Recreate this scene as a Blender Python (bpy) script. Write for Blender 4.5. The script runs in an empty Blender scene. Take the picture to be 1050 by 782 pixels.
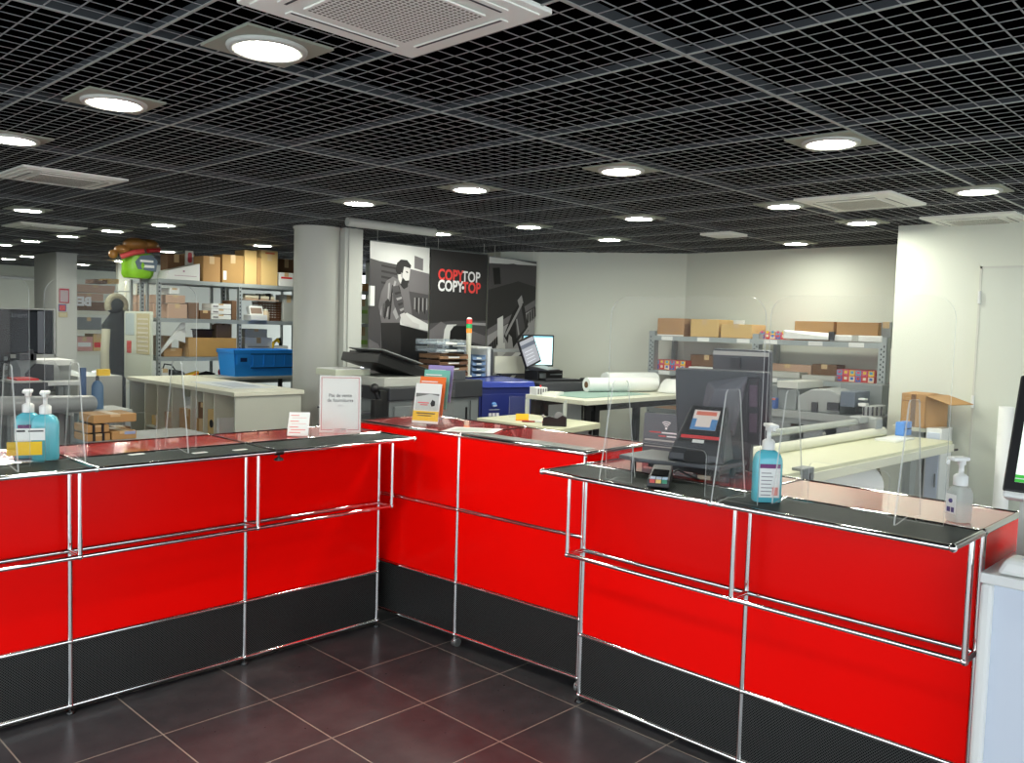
import bpy, math, random
from mathutils import Matrix, Vector, Euler
random.seed(7)
R = math.radians
PI = math.pi
SC = bpy.context.scene
COL = SC.collection

# ------------------------------------------------------------------ camera
CAM = Vector((-0.83, -0.5497, 1.5837)); FPX = 877.72
_a, _p, _r = PI / 4 - 0.0172, 0.0638, 0.0294
F = Vector((math.cos(_a) * math.cos(_p), math.sin(_a) * math.cos(_p), -math.sin(_p)))
_R = Vector((math.sin(_a), -math.cos(_a), 0)); _U = _R.cross(F)
RX = _R * math.cos(_r) + _U * math.sin(_r)
UP = _U * math.cos(_r) - _R * math.sin(_r)
cd = bpy.data.cameras.new('camera'); co = bpy.data.objects.new('camera', cd); COL.objects.link(co)
cd.sensor_width = 36; cd.lens = FPX / 1050 * 36; cd.clip_start = .05; cd.clip_end = 100
m3 = Matrix((RX, UP, -F)).transposed()
co.matrix_world = Matrix.Translation(CAM) @ m3.to_4x4()
SC.camera = co

# where the line of sight through a point of the photograph meets a known plane of the room
def _ray(u, v): return F + RX * ((u - 525) / FPX) - UP * ((v - 391) / FPX)
def at_z(u, v, z): r = _ray(u, v); return CAM + r * ((z - CAM.z) / r.z)
def at_x(u, v, x): r = _ray(u, v); return CAM + r * ((x - CAM.x) / r.x)
def at_y(u, v, y): r = _ray(u, v); return CAM + r * ((y - CAM.y) / r.y)

# ------------------------------------------------------------------ materials
def lin(c): return tuple(((x / 255) / 12.92 if x / 255 <= .04045 else ((x / 255 + .055) / 1.055) ** 2.4) for x in c) + (1,)
MATS = {}
def mat(name, rgb, rough=.5, metal=0, spec=.5, coat=0, var=0, vscale=8, bump=0, bscale=60, emit=0, trans=0):
    if name in MATS: return MATS[name]
    m = bpy.data.materials.new(name); m.use_nodes = True; nt = m.node_tree; b = nt.nodes['Principled BSDF']
    c = lin(rgb)
    b.inputs['Base Color'].default_value = c; b.inputs['Roughness'].default_value = rough; b.inputs['Metallic'].default_value = metal
    b.inputs['Specular IOR Level'].default_value = spec; b.inputs['Coat Weight'].default_value = coat
    if emit:
        b.inputs['Emission Color'].default_value = c; b.inputs['Emission Strength'].default_value = emit
    if trans: b.inputs['Transmission Weight'].default_value = trans
    if var or bump:
        tc = nt.nodes.new('ShaderNodeTexCoord')
    if var:
        n = nt.nodes.new('ShaderNodeTexNoise'); n.inputs['Scale'].default_value = vscale; n.inputs['Detail'].default_value = 5
        nt.links.new(tc.outputs['Object'], n.inputs['Vector'])
        mx = nt.nodes.new('ShaderNodeMix'); mx.data_type = 'RGBA'
        mx.inputs[6].default_value = tuple(x * (1 - var) for x in c[:3]) + (1,)
        mx.inputs[7].default_value = tuple(min(1, x * (1 + var)) for x in c[:3]) + (1,)
        nt.links.new(n.outputs['Fac'], mx.inputs[0]); nt.links.new(mx.outputs[2], b.inputs['Base Color'])
    if bump:
        n = nt.nodes.new('ShaderNodeTexNoise'); n.inputs['Scale'].default_value = bscale
        nt.links.new(tc.outputs['Object'], n.inputs['Vector'])
        bp = nt.nodes.new('ShaderNodeBump'); bp.inputs['Strength'].default_value = bump; bp.inputs['Distance'].default_value = .01
        nt.links.new(n.outputs['Fac'], bp.inputs['Height']); nt.links.new(bp.outputs['Normal'], b.inputs['Normal'])
    MATS[name] = m
    return m
def math_node(nt, op, a, b=None, c=None):
    n = nt.nodes.new('ShaderNodeMath'); n.operation = op
    for i, x in enumerate((a, b, c)):
        if x is None: continue
        if hasattr(x, 'node'): nt.links.new(x, n.inputs[i])
        else: n.inputs[i].default_value = x
    return n.outputs[0]
def perforated(name, ax, rgb, pitch, rad, holes):
    """sheet metal with staggered round holes; ax = the two axes of the sheet; the holes are black recesses or open"""
    m = bpy.data.materials.new(name); m.use_nodes = True; nt = m.node_tree; b = nt.nodes['Principled BSDF']
    b.inputs['Base Color'].default_value = lin(rgb); b.inputs['Roughness'].default_value = .3; b.inputs['Metallic'].default_value = .1
    if name == 'perforated_tray': b.inputs['Specular IOR Level'].default_value = .15; b.inputs['Roughness'].default_value = .5; b.inputs['Metallic'].default_value = 0
    tc = nt.nodes.new('ShaderNodeTexCoord'); sp = nt.nodes.new('ShaderNodeSeparateXYZ'); nt.links.new(tc.outputs['Object'], sp.inputs[0])
    u = math_node(nt, 'DIVIDE', sp.outputs[ax[0]], pitch); v = math_node(nt, 'DIVIDE', sp.outputs[ax[1]], pitch)
    def cell(du):
        a = math_node(nt, 'SUBTRACT', math_node(nt, 'FRACT', math_node(nt, 'ADD', u, du)), .5)
        c = math_node(nt, 'SUBTRACT', math_node(nt, 'FRACT', math_node(nt, 'ADD', v, du)), .5)
        return math_node(nt, 'SQRT', math_node(nt, 'ADD', math_node(nt, 'MULTIPLY', a, a), math_node(nt, 'MULTIPLY', c, c)))
    d = math_node(nt, 'MINIMUM', cell(0.), cell(.5))
    mask = math_node(nt, 'LESS_THAN', d, rad / pitch)
    out = nt.nodes['Material Output']; ms = nt.nodes.new('ShaderNodeMixShader')
    if holes == 'open':
        h = nt.nodes.new('ShaderNodeBsdfTransparent')
    else:
        h = nt.nodes.new('ShaderNodeBsdfDiffuse'); h.inputs[0].default_value = (.001, .001, .001, 1)
    nt.links.new(mask, ms.inputs[0]); nt.links.new(b.outputs[0], ms.inputs[1]); nt.links.new(h.outputs[0], ms.inputs[2])
    nt.links.new(ms.outputs[0], out.inputs[0])
    return m
def clear_sheet(name, tint, gloss_tint=1.0, haze=0.0):
    m = bpy.data.materials.new(name); m.use_nodes = True; nt = m.node_tree
    nt.nodes.remove(nt.nodes['Principled BSDF']); out = nt.nodes['Material Output']
    t = nt.nodes.new('ShaderNodeBsdfTransparent'); t.inputs[0].default_value = (tint[0], tint[1], tint[2], 1)
    g = nt.nodes.new('ShaderNodeBsdfGlossy'); g.inputs['Roughness'].default_value = .03
    g.inputs['Color'].default_value = (gloss_tint,) * 3 + (1,)
    lw = nt.nodes.new('ShaderNodeLayerWeight'); lw.inputs[0].default_value = .5
    fr = math_node(nt, 'ADD', math_node(nt, 'MULTIPLY', math_node(nt, 'POWER', lw.outputs['Facing'], 5.), .5), .005)
    mx = nt.nodes.new('ShaderNodeMixShader'); nt.links.new(fr, mx.inputs[0]); nt.links.new(t.outputs[0], mx.inputs[1]); nt.links.new(g.outputs[0], mx.inputs[2])
    last = mx
    if haze:
        d = nt.nodes.new('ShaderNodeBsdfDiffuse'); d.inputs[0].default_value = (.85, .88, .86, 1)
        m2 = nt.nodes.new('ShaderNodeMixShader'); m2.inputs[0].default_value = haze
        nt.links.new(mx.outputs[0], m2.inputs[1]); nt.links.new(d.outputs[0], m2.inputs[2]); last = m2
    nt.links.new(last.outputs[0], out.inputs[0])
    return m

CHROME = mat('chrome', (236, 237, 234), .07, 1)
STEEL = mat('brushed_steel', (190, 195, 192), .35, .7)
GALV = mat('galvanised_rack_steel', (168, 176, 176), .42, .35)
RED = mat('red_powder_coat', (252, 9, 4), .24, 0, .14, var=.02, vscale=3)
REDTOP = mat('red_gloss_top', (226, 24, 14), .12, 0, 1.0, coat=1)
REDTOP.node_tree.nodes['Principled BSDF'].inputs['IOR'].default_value = 1.8
BLACK = mat('black_plastic', (22, 22, 24), .4)
BLACKG = mat('black_gloss', (14, 15, 17), .12)
DARK = mat('dark_grey_plastic', (52, 54, 58), .45)
CHAR = mat('charcoal_plastic', (72, 75, 79), .45)
GREY = mat('grey_enamel', (118, 124, 124), .45)
MGREY = mat('mid_grey_enamel', (146, 150, 148), .45)
LGREY = mat('light_grey_enamel', (184, 186, 178), .45)
WHITE = mat('white_plastic', (226, 228, 224), .4)
COOLWHITE = mat('cool_white_enamel', (205, 214, 226), .35)
IVORY = mat('ivory_laminate', (214, 214, 194), .4, var=.03)
BEIGE = mat('beige_enamel', (206, 206, 176), .4, var=.03)
PAPER = mat('paper', (232, 234, 230), .7)
CARD = mat('cardboard', (176, 136, 86), .8, var=.12, vscale=6)
CARDL = mat('light_cardboard', (208, 176, 116), .8, var=.1, vscale=5)
CARDD = mat('dark_cardboard', (112, 82, 56), .8, var=.15, vscale=6)
CARDP = mat('pale_cardboard', (190, 158, 134), .8, var=.1, vscale=5)
TAPE = mat('parcel_tape', (204, 176, 132), .3)
INK = mat('black_ink', (26, 24, 26), .6)
REDINK = mat('red_ink', (214, 40, 44), .6)
GREYINK = mat('grey_ink', (128, 126, 128), .6)
WHITEINK = mat('white_ink', (238, 238, 238), .6)
YELLOW = mat('yellow_paper', (240, 196, 40), .7)
ORANGE = mat('orange_paper', (238, 112, 30), .6)
TEAL = mat('teal_paper', (112, 190, 172), .6)
PURPLE = mat('lilac_paper', (158, 140, 196), .6)
BLUEP = mat('blue_crate_plastic', (44, 148, 236), .4)
BLUED = mat('dark_blue_line', (12, 40, 92), .5)
NAVY = mat('navy_enamel', (34, 46, 116), .35)
LBLUE = mat('light_blue_plastic', (96, 150, 214), .4)
CYAN = mat('cyan_gel', (96, 190, 206), .18, 0, .6)
RUBBER = mat('black_rubber', (18, 18, 18), .6)
GREEN = mat('green_screen_bar', (60, 170, 60), .4)
PLEXI = clear_sheet('clear_acrylic', (.978, .978, .972), 1, .005)
PEDGE = clear_sheet('acrylic_edge', (.75, .76, .74), 1, .45)
CLEARB = clear_sheet('clear_bottle', (.88, .9, .89), 1, .3)
TRAYC = clear_sheet('clear_tray', (.75, .8, .85), 1, .2)
PERF_XZ = perforated('perforated_black_xz', (0, 2), (58, 59, 58), .0105, .0025, 'black')
PERF_YZ = perforated('perforated_black_yz', (1, 2), (58, 59, 58), .0105, .0025, 'black')
PERF_TOP = perforated('perforated_tray', (0, 1), (70, 76, 73), .0125, .0028, 'black')

# ------------------------------------------------------------------ geometry
class MB:
    def __init__(s, M=None): s.v = []; s.f = []; s.m = []; s.sm = []; s.mi = 0; s.M = M or Matrix(); s.e = []
    def add(s, vs, fs, smooth=False):
        o = len(s.v); s.v += [tuple(s.M @ Vector(p)) for p in vs]
        for f in fs: s.f.append([i + o for i in f]); s.m.append(s.mi); s.sm.append(smooth)
        return s
    def box(s, x0, x1, y0, y1, z0, z1):
        if x1 < x0: x0, x1 = x1, x0
        if y1 < y0: y0, y1 = y1, y0
        if z1 < z0: z0, z1 = z1, z0
        return s.add([(x0, y0, z0), (x1, y0, z0), (x1, y1, z0), (x0, y1, z0), (x0, y0, z1), (x1, y0, z1), (x1, y1, z1), (x0, y1, z1)],
                     [(3, 2, 1, 0), (4, 5, 6, 7), (0, 1, 5, 4), (1, 2, 6, 5), (2, 3, 7, 6), (3, 0, 4, 7)])
    def cbox(s, c, sz): return s.box(c[0] - sz[0] / 2, c[0] + sz[0] / 2, c[1] - sz[1] / 2, c[1] + sz[1] / 2, c[2] - sz[2] / 2, c[2] + sz[2] / 2)
    def hexa(s, p): return s.add(p, [(3, 2, 1, 0), (4, 5, 6, 7), (0, 1, 5, 4), (1, 2, 6, 5), (2, 3, 7, 6), (3, 0, 4, 7)])
    def prism(s, pts, h0, h1, ax='z', smooth=False):
        n = len(pts)
        def P(a, b, h): return {'z': (a, b, h), 'y': (a, h, b), 'x': (h, a, b)}[ax]
        vs = [P(a, b, h0) for a, b in pts] + [P(a, b, h1) for a, b in pts]
        o = len(s.v)
        s.add(vs, [list(range(n))[::-1], list(range(n, 2 * n))])
        for i in range(n):
            j = (i + 1) % n
            s.f.append([o + i, o + j, o + n + j, o + n + i]); s.m.append(s.mi); s.sm.append(smooth)
        return s
    def tube(s, p0, p1, r, n=12, r1=None, caps=True):
        p0, p1 = Vector(p0), Vector(p1); d = (p1 - p0).normalized(); r1 = r if r1 is None else r1
        a = d.orthogonal().normalized(); b = d.cross(a)
        vs = [p0 + (a * math.cos(2 * PI * i / n) + b * math.sin(2 * PI * i / n)) * r for i in range(n)] + \
             [p1 + (a * math.cos(2 * PI * i / n) + b * math.sin(2 * PI * i / n)) * r1 for i in range(n)]
        s.add(vs, [(i, (i + 1) % n, n + (i + 1) % n, n + i) for i in range(n)], True)
        if caps: s.add(vs, [list(range(n))[::-1], list(range(n, 2 * n))])
        return s
    def path(s, pts, r, n=8):
        for i in range(len(pts) - 1):
            s.tube(pts[i], pts[i + 1], r, n)
            if i: s.ball(pts[i], r, n, 6)
        return s
    def ball(s, c, r, n=14, k=9, sz=1):
        vs = []; fs = []
        for j in range(k + 1):
            t = PI * j / k
            for i in range(n): vs.append((c[0] + r * math.sin(t) * math.cos(2 * PI * i / n), c[1] + r * math.sin(t) * math.sin(2 * PI * i / n), c[2] + sz * r * math.cos(t)))
        for j in range(k):
            for i in range(n): fs.append((j * n + i, (j + 1) * n + i, (j + 1) * n + (i + 1) % n, j * n + (i + 1) % n))
        return s.add(vs, fs, True)
    def lathe(s, prof, n=24, c=(0, 0), cap=True, sx=1, sy=1, pw=1):
        vs = []; fs = []
        for r, z in prof:
            for i in range(n):
                t = 2 * PI * i / n; cx, sy_ = math.cos(t), math.sin(t)
                if pw != 1: cx = math.copysign(abs(cx) ** pw, cx); sy_ = math.copysign(abs(sy_) ** pw, sy_)
                vs.append((c[0] + r * cx * sx, c[1] + r * sy_ * sy, z))
        k = len(prof)
        for j in range(k - 1):
            for i in range(n): fs.append((j * n + i, j * n + (i + 1) % n, (j + 1) * n + (i + 1) % n, (j + 1) * n + i))
        s.add(vs, fs, True)
        if cap: s.add(vs, [list(range(n))[::-1], list(range((k - 1) * n, k * n))])
        return s
    def quad(s, a, b, c, d): return s.add([a, b, c, d], [(0, 1, 2, 3)])
    def build(s, name, mats, parent=None, bevel=0, label=None, sub=0):
        me = bpy.data.meshes.new(name); me.from_pydata(s.v, [], s.f)
        for m in (mats if isinstance(mats, (list, tuple)) else [mats]): me.materials.append(m)
        me.polygons.foreach_set('material_index', s.m); me.polygons.foreach_set('use_smooth', s.sm); me.update()
        o = bpy.data.objects.new(name, me); COL.objects.link(o)
        if parent: o.parent = parent
        if bevel:
            b = o.modifiers.new('edge', 'BEVEL'); b.width = bevel; b.segments = 2; b.limit_method = 'ANGLE'; b.angle_limit = R(40)
        if sub:
            b = o.modifiers.new('smooth', 'SUBSURF'); b.levels = sub; b.render_levels = sub
        if label: o['label'] = label
        return o
def T(x=0, y=0, z=0, rx=0, ry=0, rz=0): return Matrix.Translation((x, y, z)) @ Euler((rx, ry, rz)).to_matrix().to_4x4()
def rrect(w, h, r, n=6, cx=0, cy=0):
    pts = []
    for qx, qy, a0 in ((1, 1, 0), (-1, 1, 90), (-1, -1, 180), (1, -1, 270)):
        for i in range(n + 1):
            t = R(a0 + 90 * i / n); pts.append((cx + qx * (w / 2 - r) + r * math.cos(t), cy + qy * (h / 2 - r) + r * math.sin(t)))
    return pts
def tag(o, label, cat, group=None, kind=None):
    o['label'] = label; o['category'] = cat
    if group: o['group'] = group
    if kind: o['kind'] = kind
    return o
def thing(name, label, cat, loc=(0, 0, 0), rz=0, group=None):
    o = bpy.data.objects.new(name, None); COL.objects.link(o); o.location = loc; o.rotation_euler = (0, 0, rz); o.empty_display_size = .1
    return tag(o, label, cat, group)
def struct(o): o['kind'] = 'structure'; return o
def copy_tree(o, parent=None):
    c = o.copy(); COL.objects.link(c)
    if parent: c.parent = parent
    for ch in list(o.children): copy_tree(ch, c)
    return c
def text(s, size, m, parent, M, name='lettering', depth=.0006, align='CENTER', label=None, bold=0, sx=1):
    cu = bpy.data.curves.new('t', 'FONT'); cu.body = s; cu.size = size; cu.align_x = align; cu.align_y = 'CENTER'; cu.extrude = depth; cu.offset = bold; cu.resolution_u = 3
    o = bpy.data.objects.new('t', cu); COL.objects.link(o); dg = bpy.context.evaluated_depsgraph_get(); dg.update()
    me = bpy.data.meshes.new_from_object(o.evaluated_get(dg)); bpy.data.objects.remove(o)
    me.transform(M @ Matrix.Scale(sx, 4, (1, 0, 0))); me.materials.clear(); me.materials.append(m)
    w = bpy.data.objects.new(name, me); COL.objects.link(w)
    if parent: w.parent = parent
    if label: w['label'] = label
    return w
# frame whose X runs along the sheet, Y up the sheet, Z out of it, for sheets facing -Y and -X
FACE_Y = Matrix(((1, 0, 0, 0), (0, 0, -1, 0), (0, 1, 0, 0), (0, 0, 0, 1)))
FACE_X = Matrix(((0, 0, -1, 0), (-1, 0, 0, 0), (0, 1, 0, 0), (0, 0, 0, 1)))

# ================================================================== SETTING
H = 2.46
# floor: slate tiles 0.45 m with pale joints
def floor_mat():
    m = bpy.data.materials.new('slate_tiles'); m.use_nodes = True; nt = m.node_tree; b = nt.nodes['Principled BSDF']
    tc = nt.nodes.new('ShaderNodeTexCoord'); sp = nt.nodes.new('ShaderNodeSeparateXYZ'); nt.links.new(tc.outputs['Object'], sp.inputs[0])
    def edge(o, off):
        fr = math_node(nt, 'FRACT', math_node(nt, 'DIVIDE', math_node(nt, 'ADD', o, off), .4525))
        return math_node(nt, 'ABSOLUTE', math_node(nt, 'SUBTRACT', fr, .5))
    g = math_node(nt, 'MAXIMUM', edge(sp.outputs[0], -1.0 + 4.525), edge(sp.outputs[1], -1.665 + 4.525))
    mask = math_node(nt, 'GREATER_THAN', g, .5 - .0055)
    n = nt.nodes.new('ShaderNodeTexNoise'); n.inputs['Scale'].default_value = 9; n.inputs['Detail'].default_value = 8; nt.links.new(tc.outputs['Object'], n.inputs['Vector'])
    cr = nt.nodes.new('ShaderNodeValToRGB'); cr.color_ramp.elements[0].color = lin((60, 60, 62)); cr.color_ramp.elements[1].color = lin((84, 82, 83))
    cr.color_ramp.elements[0].position = .2; cr.color_ramp.elements[1].position = .75
    nt.links.new(n.outputs['Fac'], cr.inputs[0])
    mx = nt.nodes.new('ShaderNodeMix'); mx.data_type = 'RGBA'; nt.links.new(mask, mx.inputs[0]); nt.links.new(cr.outputs[0], mx.inputs[6]); mx.inputs[7].default_value = lin((176, 166, 150))
    nt.links.new(mx.outputs[2], b.inputs['Base Color'])
    n2 = nt.nodes.new('ShaderNodeTexNoise'); n2.inputs['Scale'].default_value = 45; n2.inputs['Detail'].default_value = 4; nt.links.new(tc.outputs['Object'], n2.inputs['Vector'])
    rr = nt.nodes.new('ShaderNodeMapRange'); rr.inputs[3].default_value = .24; rr.inputs[4].default_value = .36; nt.links.new(n2.outputs['Fac'], rr.inputs[0]); nt.links.new(rr.outputs[0], b.inputs['Roughness'])
    bp = nt.nodes.new('ShaderNodeBump'); bp.inputs['Strength'].default_value = .05; bp.inputs['Distance'].default_value = .002
    nt.links.new(n2.outputs['Fac'], bp.inputs['Height']); nt.links.new(bp.outputs['Normal'], b.inputs['Normal'])
    return m
struct(MB().box(-2.6, 9, -2.6, 18, -.1, 0).build('floor', floor_mat()))
pv = MB(); pv.box(-16, -2.6, -16, 5, -.12, -.02); pv.box(-2.6, 6.13, -16, -2.6, -.12, -.02); struct(pv.build('ground', mat('pale_pavement', (226, 228, 226), .8, var=.04, vscale=3)))  # unseen pale ground added outside to bounce light up to the ceiling
WALLM = mat('warm_white_wall_paint', (214, 218, 204), .55, var=.02, vscale=1.2, bump=.03, bscale=120)
WALLG = mat('grey_white_paint', (200, 202, 192), .5, var=.02, vscale=2)
struct(MB().box(-5, 9, 17.5, 17.6, 0, H + .003).build('wall_back', WALLM))
struct(MB().box(-2.7, -2.6, 5, 17.6, 0, H + .003).build('wall_left', WALLM))
struct(MB().box(4.9, 9, 14.2, 14.3, 0, H + .003).build('wall_partition', WALLM))
w = MB(); w.prism([(7.48, 2.0), (7.58, 2.0), (7.58, 4.84), (7.48, 4.8)], 0, H + .003); struct(w.build('wall_right', WALLM))
w = MB(); w.prism([(7.48, 4.8), (7.58, 4.84), (6.42, 6.66), (6.34, 6.62)], 0, H + .003); struct(w.build('wall_diagonal', WALLM))
w = MB(); w.prism([(6.34, 6.62), (6.42, 6.66), (6.9, 9.9), (6.8, 9.9)], 0, H + .003); struct(w.build('wall_return', WALLM))
struct(MB().box(6.13, 7.48, -5, 2.01, 0, H + .003).build('wall_front_right', WALLM))
# flush door in the right-hand block
DW = MB()
DW.box(6.112, 6.13, .55, 1.385, 0, 2.112); dro = DW.build('door_1', mat('door_paint', (206, 211, 198), .4)); struct(dro)
fr = MB(); fr.box(6.108, 6.13, 1.385, 1.40, 0, 2.127); fr.box(6.108, 6.13, .535, .55, 0, 2.127); fr.box(6.108, 6.13, .535, 1.4, 2.112, 2.127); fr.build('door_frame', WALLG, dro)
for zz in (1.9, 1.13, .3):
    MB().tube((6.10, 1.392, zz - .045), (6.10, 1.392, zz + .045), .011).build('hinge', WHITE, dro)
# ceiling: black void behind an open cell grid
cv = MB(); cv.box(-2.6, 9, -2.6, 18, 2.95, 3.05)
for q in ((-2.6, 9, 17.9, 18), (-2.6, 9, -2.6, -2.5), (-2.6, -2.5, -2.5, 17.9), (8.9, 9, -2.5, 17.9)): cv.box(*q, H + .02, 2.95)
struct(cv.build('ceiling', mat('black_void_paint', (3, 3, 4), .95, spec=0)))
GRIDM = mat('anthracite_grid', (150, 152, 154), .45, .2)
g = MB(); X0, Y0 = .322, 1.005
i = -56
x = X0 - .0753 * 38
while x < 8:
    if abs(((x - X0) / .6024) - round((x - X0) / .6024)) > .05: g.box(x - .0024, x + .0024, -2.5, 17.5, H, H + .001)
    x += .0753
y = Y0 - .0738 * 40
while y < 17.4:
    if abs(((y - Y0) / 1.181) - round((y - Y0) / 1.181)) > .03: g.box(-2.5, 8, y - .0024, y + .0024, H, H + .001)
    y += .0738
struct(g.build('ceiling_cell_grid', GRIDM))
TEEM = mat('grey_tee', (172, 175, 172), .4, .3)
WEBM = mat('dark_web', (62, 65, 68), .6, 0, .2)  # web darker than its flange: the shade is put into the colour
g = MB()
for k in range(-4, 14):
    x = X0 + .6024 * k; g.mi = 0; g.box(x - .0045, x + .0045, -2.5, 17.5, H - .003, H); g.mi = 1; g.box(x - .002, x + .002, -2.5, 17.5, H, H + .022)
for k in range(-2, 14):
    y = Y0 + 1.181 * k; g.mi = 0; g.box(-2.5, 8, y - .007, y + .007, H - .004, H - .001); g.mi = 1; g.box(-2.5, 8, y - .002, y + .002, H, H + .032)
struct(g.build('ceiling_main_tees', [TEEM, WEBM]))

# pillars
pm = mat('pillar_white', (206, 208, 200), .5, var=.02, vscale=2)
p = MB(); p.lathe([(.215, 0), (.215, 2.44), (.225, 2.445), (.225, H)], 40, (3.72, 6.45))
p.box(3.86, 4.06, 6.2, 6.5, 0, H); p.box(3.895, 4.02, 6.185, 6.2, 0, H)
struct(p.build('pillar', pm))
p = MB(); p.box(3.409, 3.682, 12.55, 13.5, 0, H - .01); p.box(3.395, 3.696, 12.535, 13.5, H - .03, H - .015); pass
struct(p.build('pillar.001', pm))
b = MB(); a, c = at_z(356, 229.5, 2.41), at_z(446, 240, 2.41)
b.tube(a + Vector((0, 0, .02)), c + Vector((0, 0, .015)), .038, 16)
struct(b.build('trim_1', pm))

# ------------------------------------------------------------------ downlights
LP = [((274, 52), 'left of the big cassette, the largest and nearest lamp'), ((117, 107), 'second nearest, left of and behind the largest lamp'),
      ((12, 144), 'third from the front, cut by the left picture edge'), ((28.6, 216), 'just behind the second white cassette at the far left'),
      ((69.5, 242.5), 'directly in front of the distant square pillar'), ((115, 237), 'between the square pillar and the green sack, nearer row'),
      ((167.6, 231), 'above the green sack on the rack'), ((31.4, 247.4), 'left of the top of the distant square pillar'),
      ((3, 251), 'at the left picture edge beside the distant pillar'), ((8.6, 265.7), 'lowest one at the left edge, over the far wall'),
      ((28, 263), 'just left of the square pillar, low down'), ((85, 271.4), 'just right of the distant square pillar'),
      ((124, 268), 'peeping out left of the green sack'), ((171, 258), 'peeping out right of the green sack'),
      ((269, 252), 'over the tall cartons on the rack'), ((368, 209), 'just above the round pillar'),
      ((482, 195), 'in the middle of the ceiling above the dark banner'), ((637, 176), 'in the middle of the ceiling, right of centre'),
      ((852, 148), 'nearest on the right side of the ceiling'), ((1003, 197), 'over the white door at the right'),
      ((804, 212), 'left of the white cassette on the right'), ((884, 229), 'behind the white cassette on the right'),
      ((655, 224.5), 'above the long pale wall, nearer of the two there'), ((542, 233), 'over the right banner, nearer one'),
      ((625, 246), 'against the top of the diagonal pale wall'), ((816, 250), 'against the top of the right back wall'),
      ((451, 240), 'directly over the dark banner at the end of the white pipe')]
GLOW = mat('lamp_diffuser', (252, 253, 240), .5, emit=84)
PLATE = mat('lamp_plate', (150, 154, 138), .5)
first = None
for (u, v), where in LP:
    q = at_z(u, v, H - .02)
    lab = 'round ceiling downlight ' + where
    if first is None:
        first = thing('ceiling_downlight', lab, 'ceiling light', (q.x, q.y, H - .012), 0, 'round downlights in the grid ceiling')
        pl = MB(); pl.box(-.15, .15, -.15, .15, .0, .008); pl.build('mounting_plate', PLATE, first)
        rg = MB(); rg.lathe([(.098, -.006), (.1, -.012), (.122, -.012), (.126, -.006), (.126, 0)], 40, cap=False); rg.build('trim_ring', LGREY, first)
        df = MB(); df.lathe([(.001, -.008), (.1, -.008), (.1, -.001)], 40, cap=False); df.build('diffuser', GLOW, first)
    else:
        c = copy_tree(first); c.location = (q.x, q.y, H - .012); c['label'] = lab
# ------------------------------------------------------------------ air-conditioning cassettes
CASS = mat('cassette_plastic', (246, 247, 238), .45)
def cassette(x, y, lab, detail=True, s=.62):
    t = thing('ceiling_air_conditioner', lab, 'air conditioner', (x, y, H - .012), 0, 'white ceiling cassettes')
    b = MB(); b.prism(rrect(s, s, .012, 3), 0, .014); b.prism(rrect(s - .05, s - .05, .01, 3), -.005, 0); b.build('panel', CASS, t, .003)
    g = MB(); g.prism(rrect(.36, .36, .01, 3), -.013, -.008)
    g.mi = 1
    n = 22
    for i in range(n):
        for j in range(n):
            cx, cy = -.165 + .33 * i / (n - 1), -.165 + .33 * j / (n - 1); r = .0048
            g.add([(cx - r, cy - r, -.0134), (cx + r, cy - r, -.0134), (cx + r, cy + r, -.0134), (cx - r, cy + r, -.0134)], [(3, 2, 1, 0)])
    g.build('intake_grille', [CASS, mat('grille_hole', (120, 116, 106), .7)], t)
    for k in range(4):
        m = MB(T(rz=k * PI / 2)); m.box(-.19, .19, .222, .252, -.0105, -.007); m.mi = 1; m.box(-.185, .185, .226, .234, -.0112, -.0104)
        m.build('louvre', [CASS, DARK], t)
cassette(.665, 1.385, 'large white ceiling cassette at the top edge of the picture, nearest')
cassette(1.14, 5.45, 'white ceiling cassette at the left edge over the left counter')
cassette(4.74, 1.75, 'white ceiling cassette on the right above the storage rack')
cassette(6.0, 1.4, 'white ceiling cassette cut by the right picture edge')
cassette(2.15, 9.0, 'small distant cassette cut by the left picture edge')
t = thing('ceiling_access_panel', 'small pale square panel in the grid above the right rack', 'ceiling panel', (5.87, 3.4, H - .03))
MB().prism(rrect(.3, .3, .01, 3), 0, .02).build('plate', CASS, t); MB().prism(rrect(.24, .24, .01, 3), -.006, 0).build('cover', WHITE, t)

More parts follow.
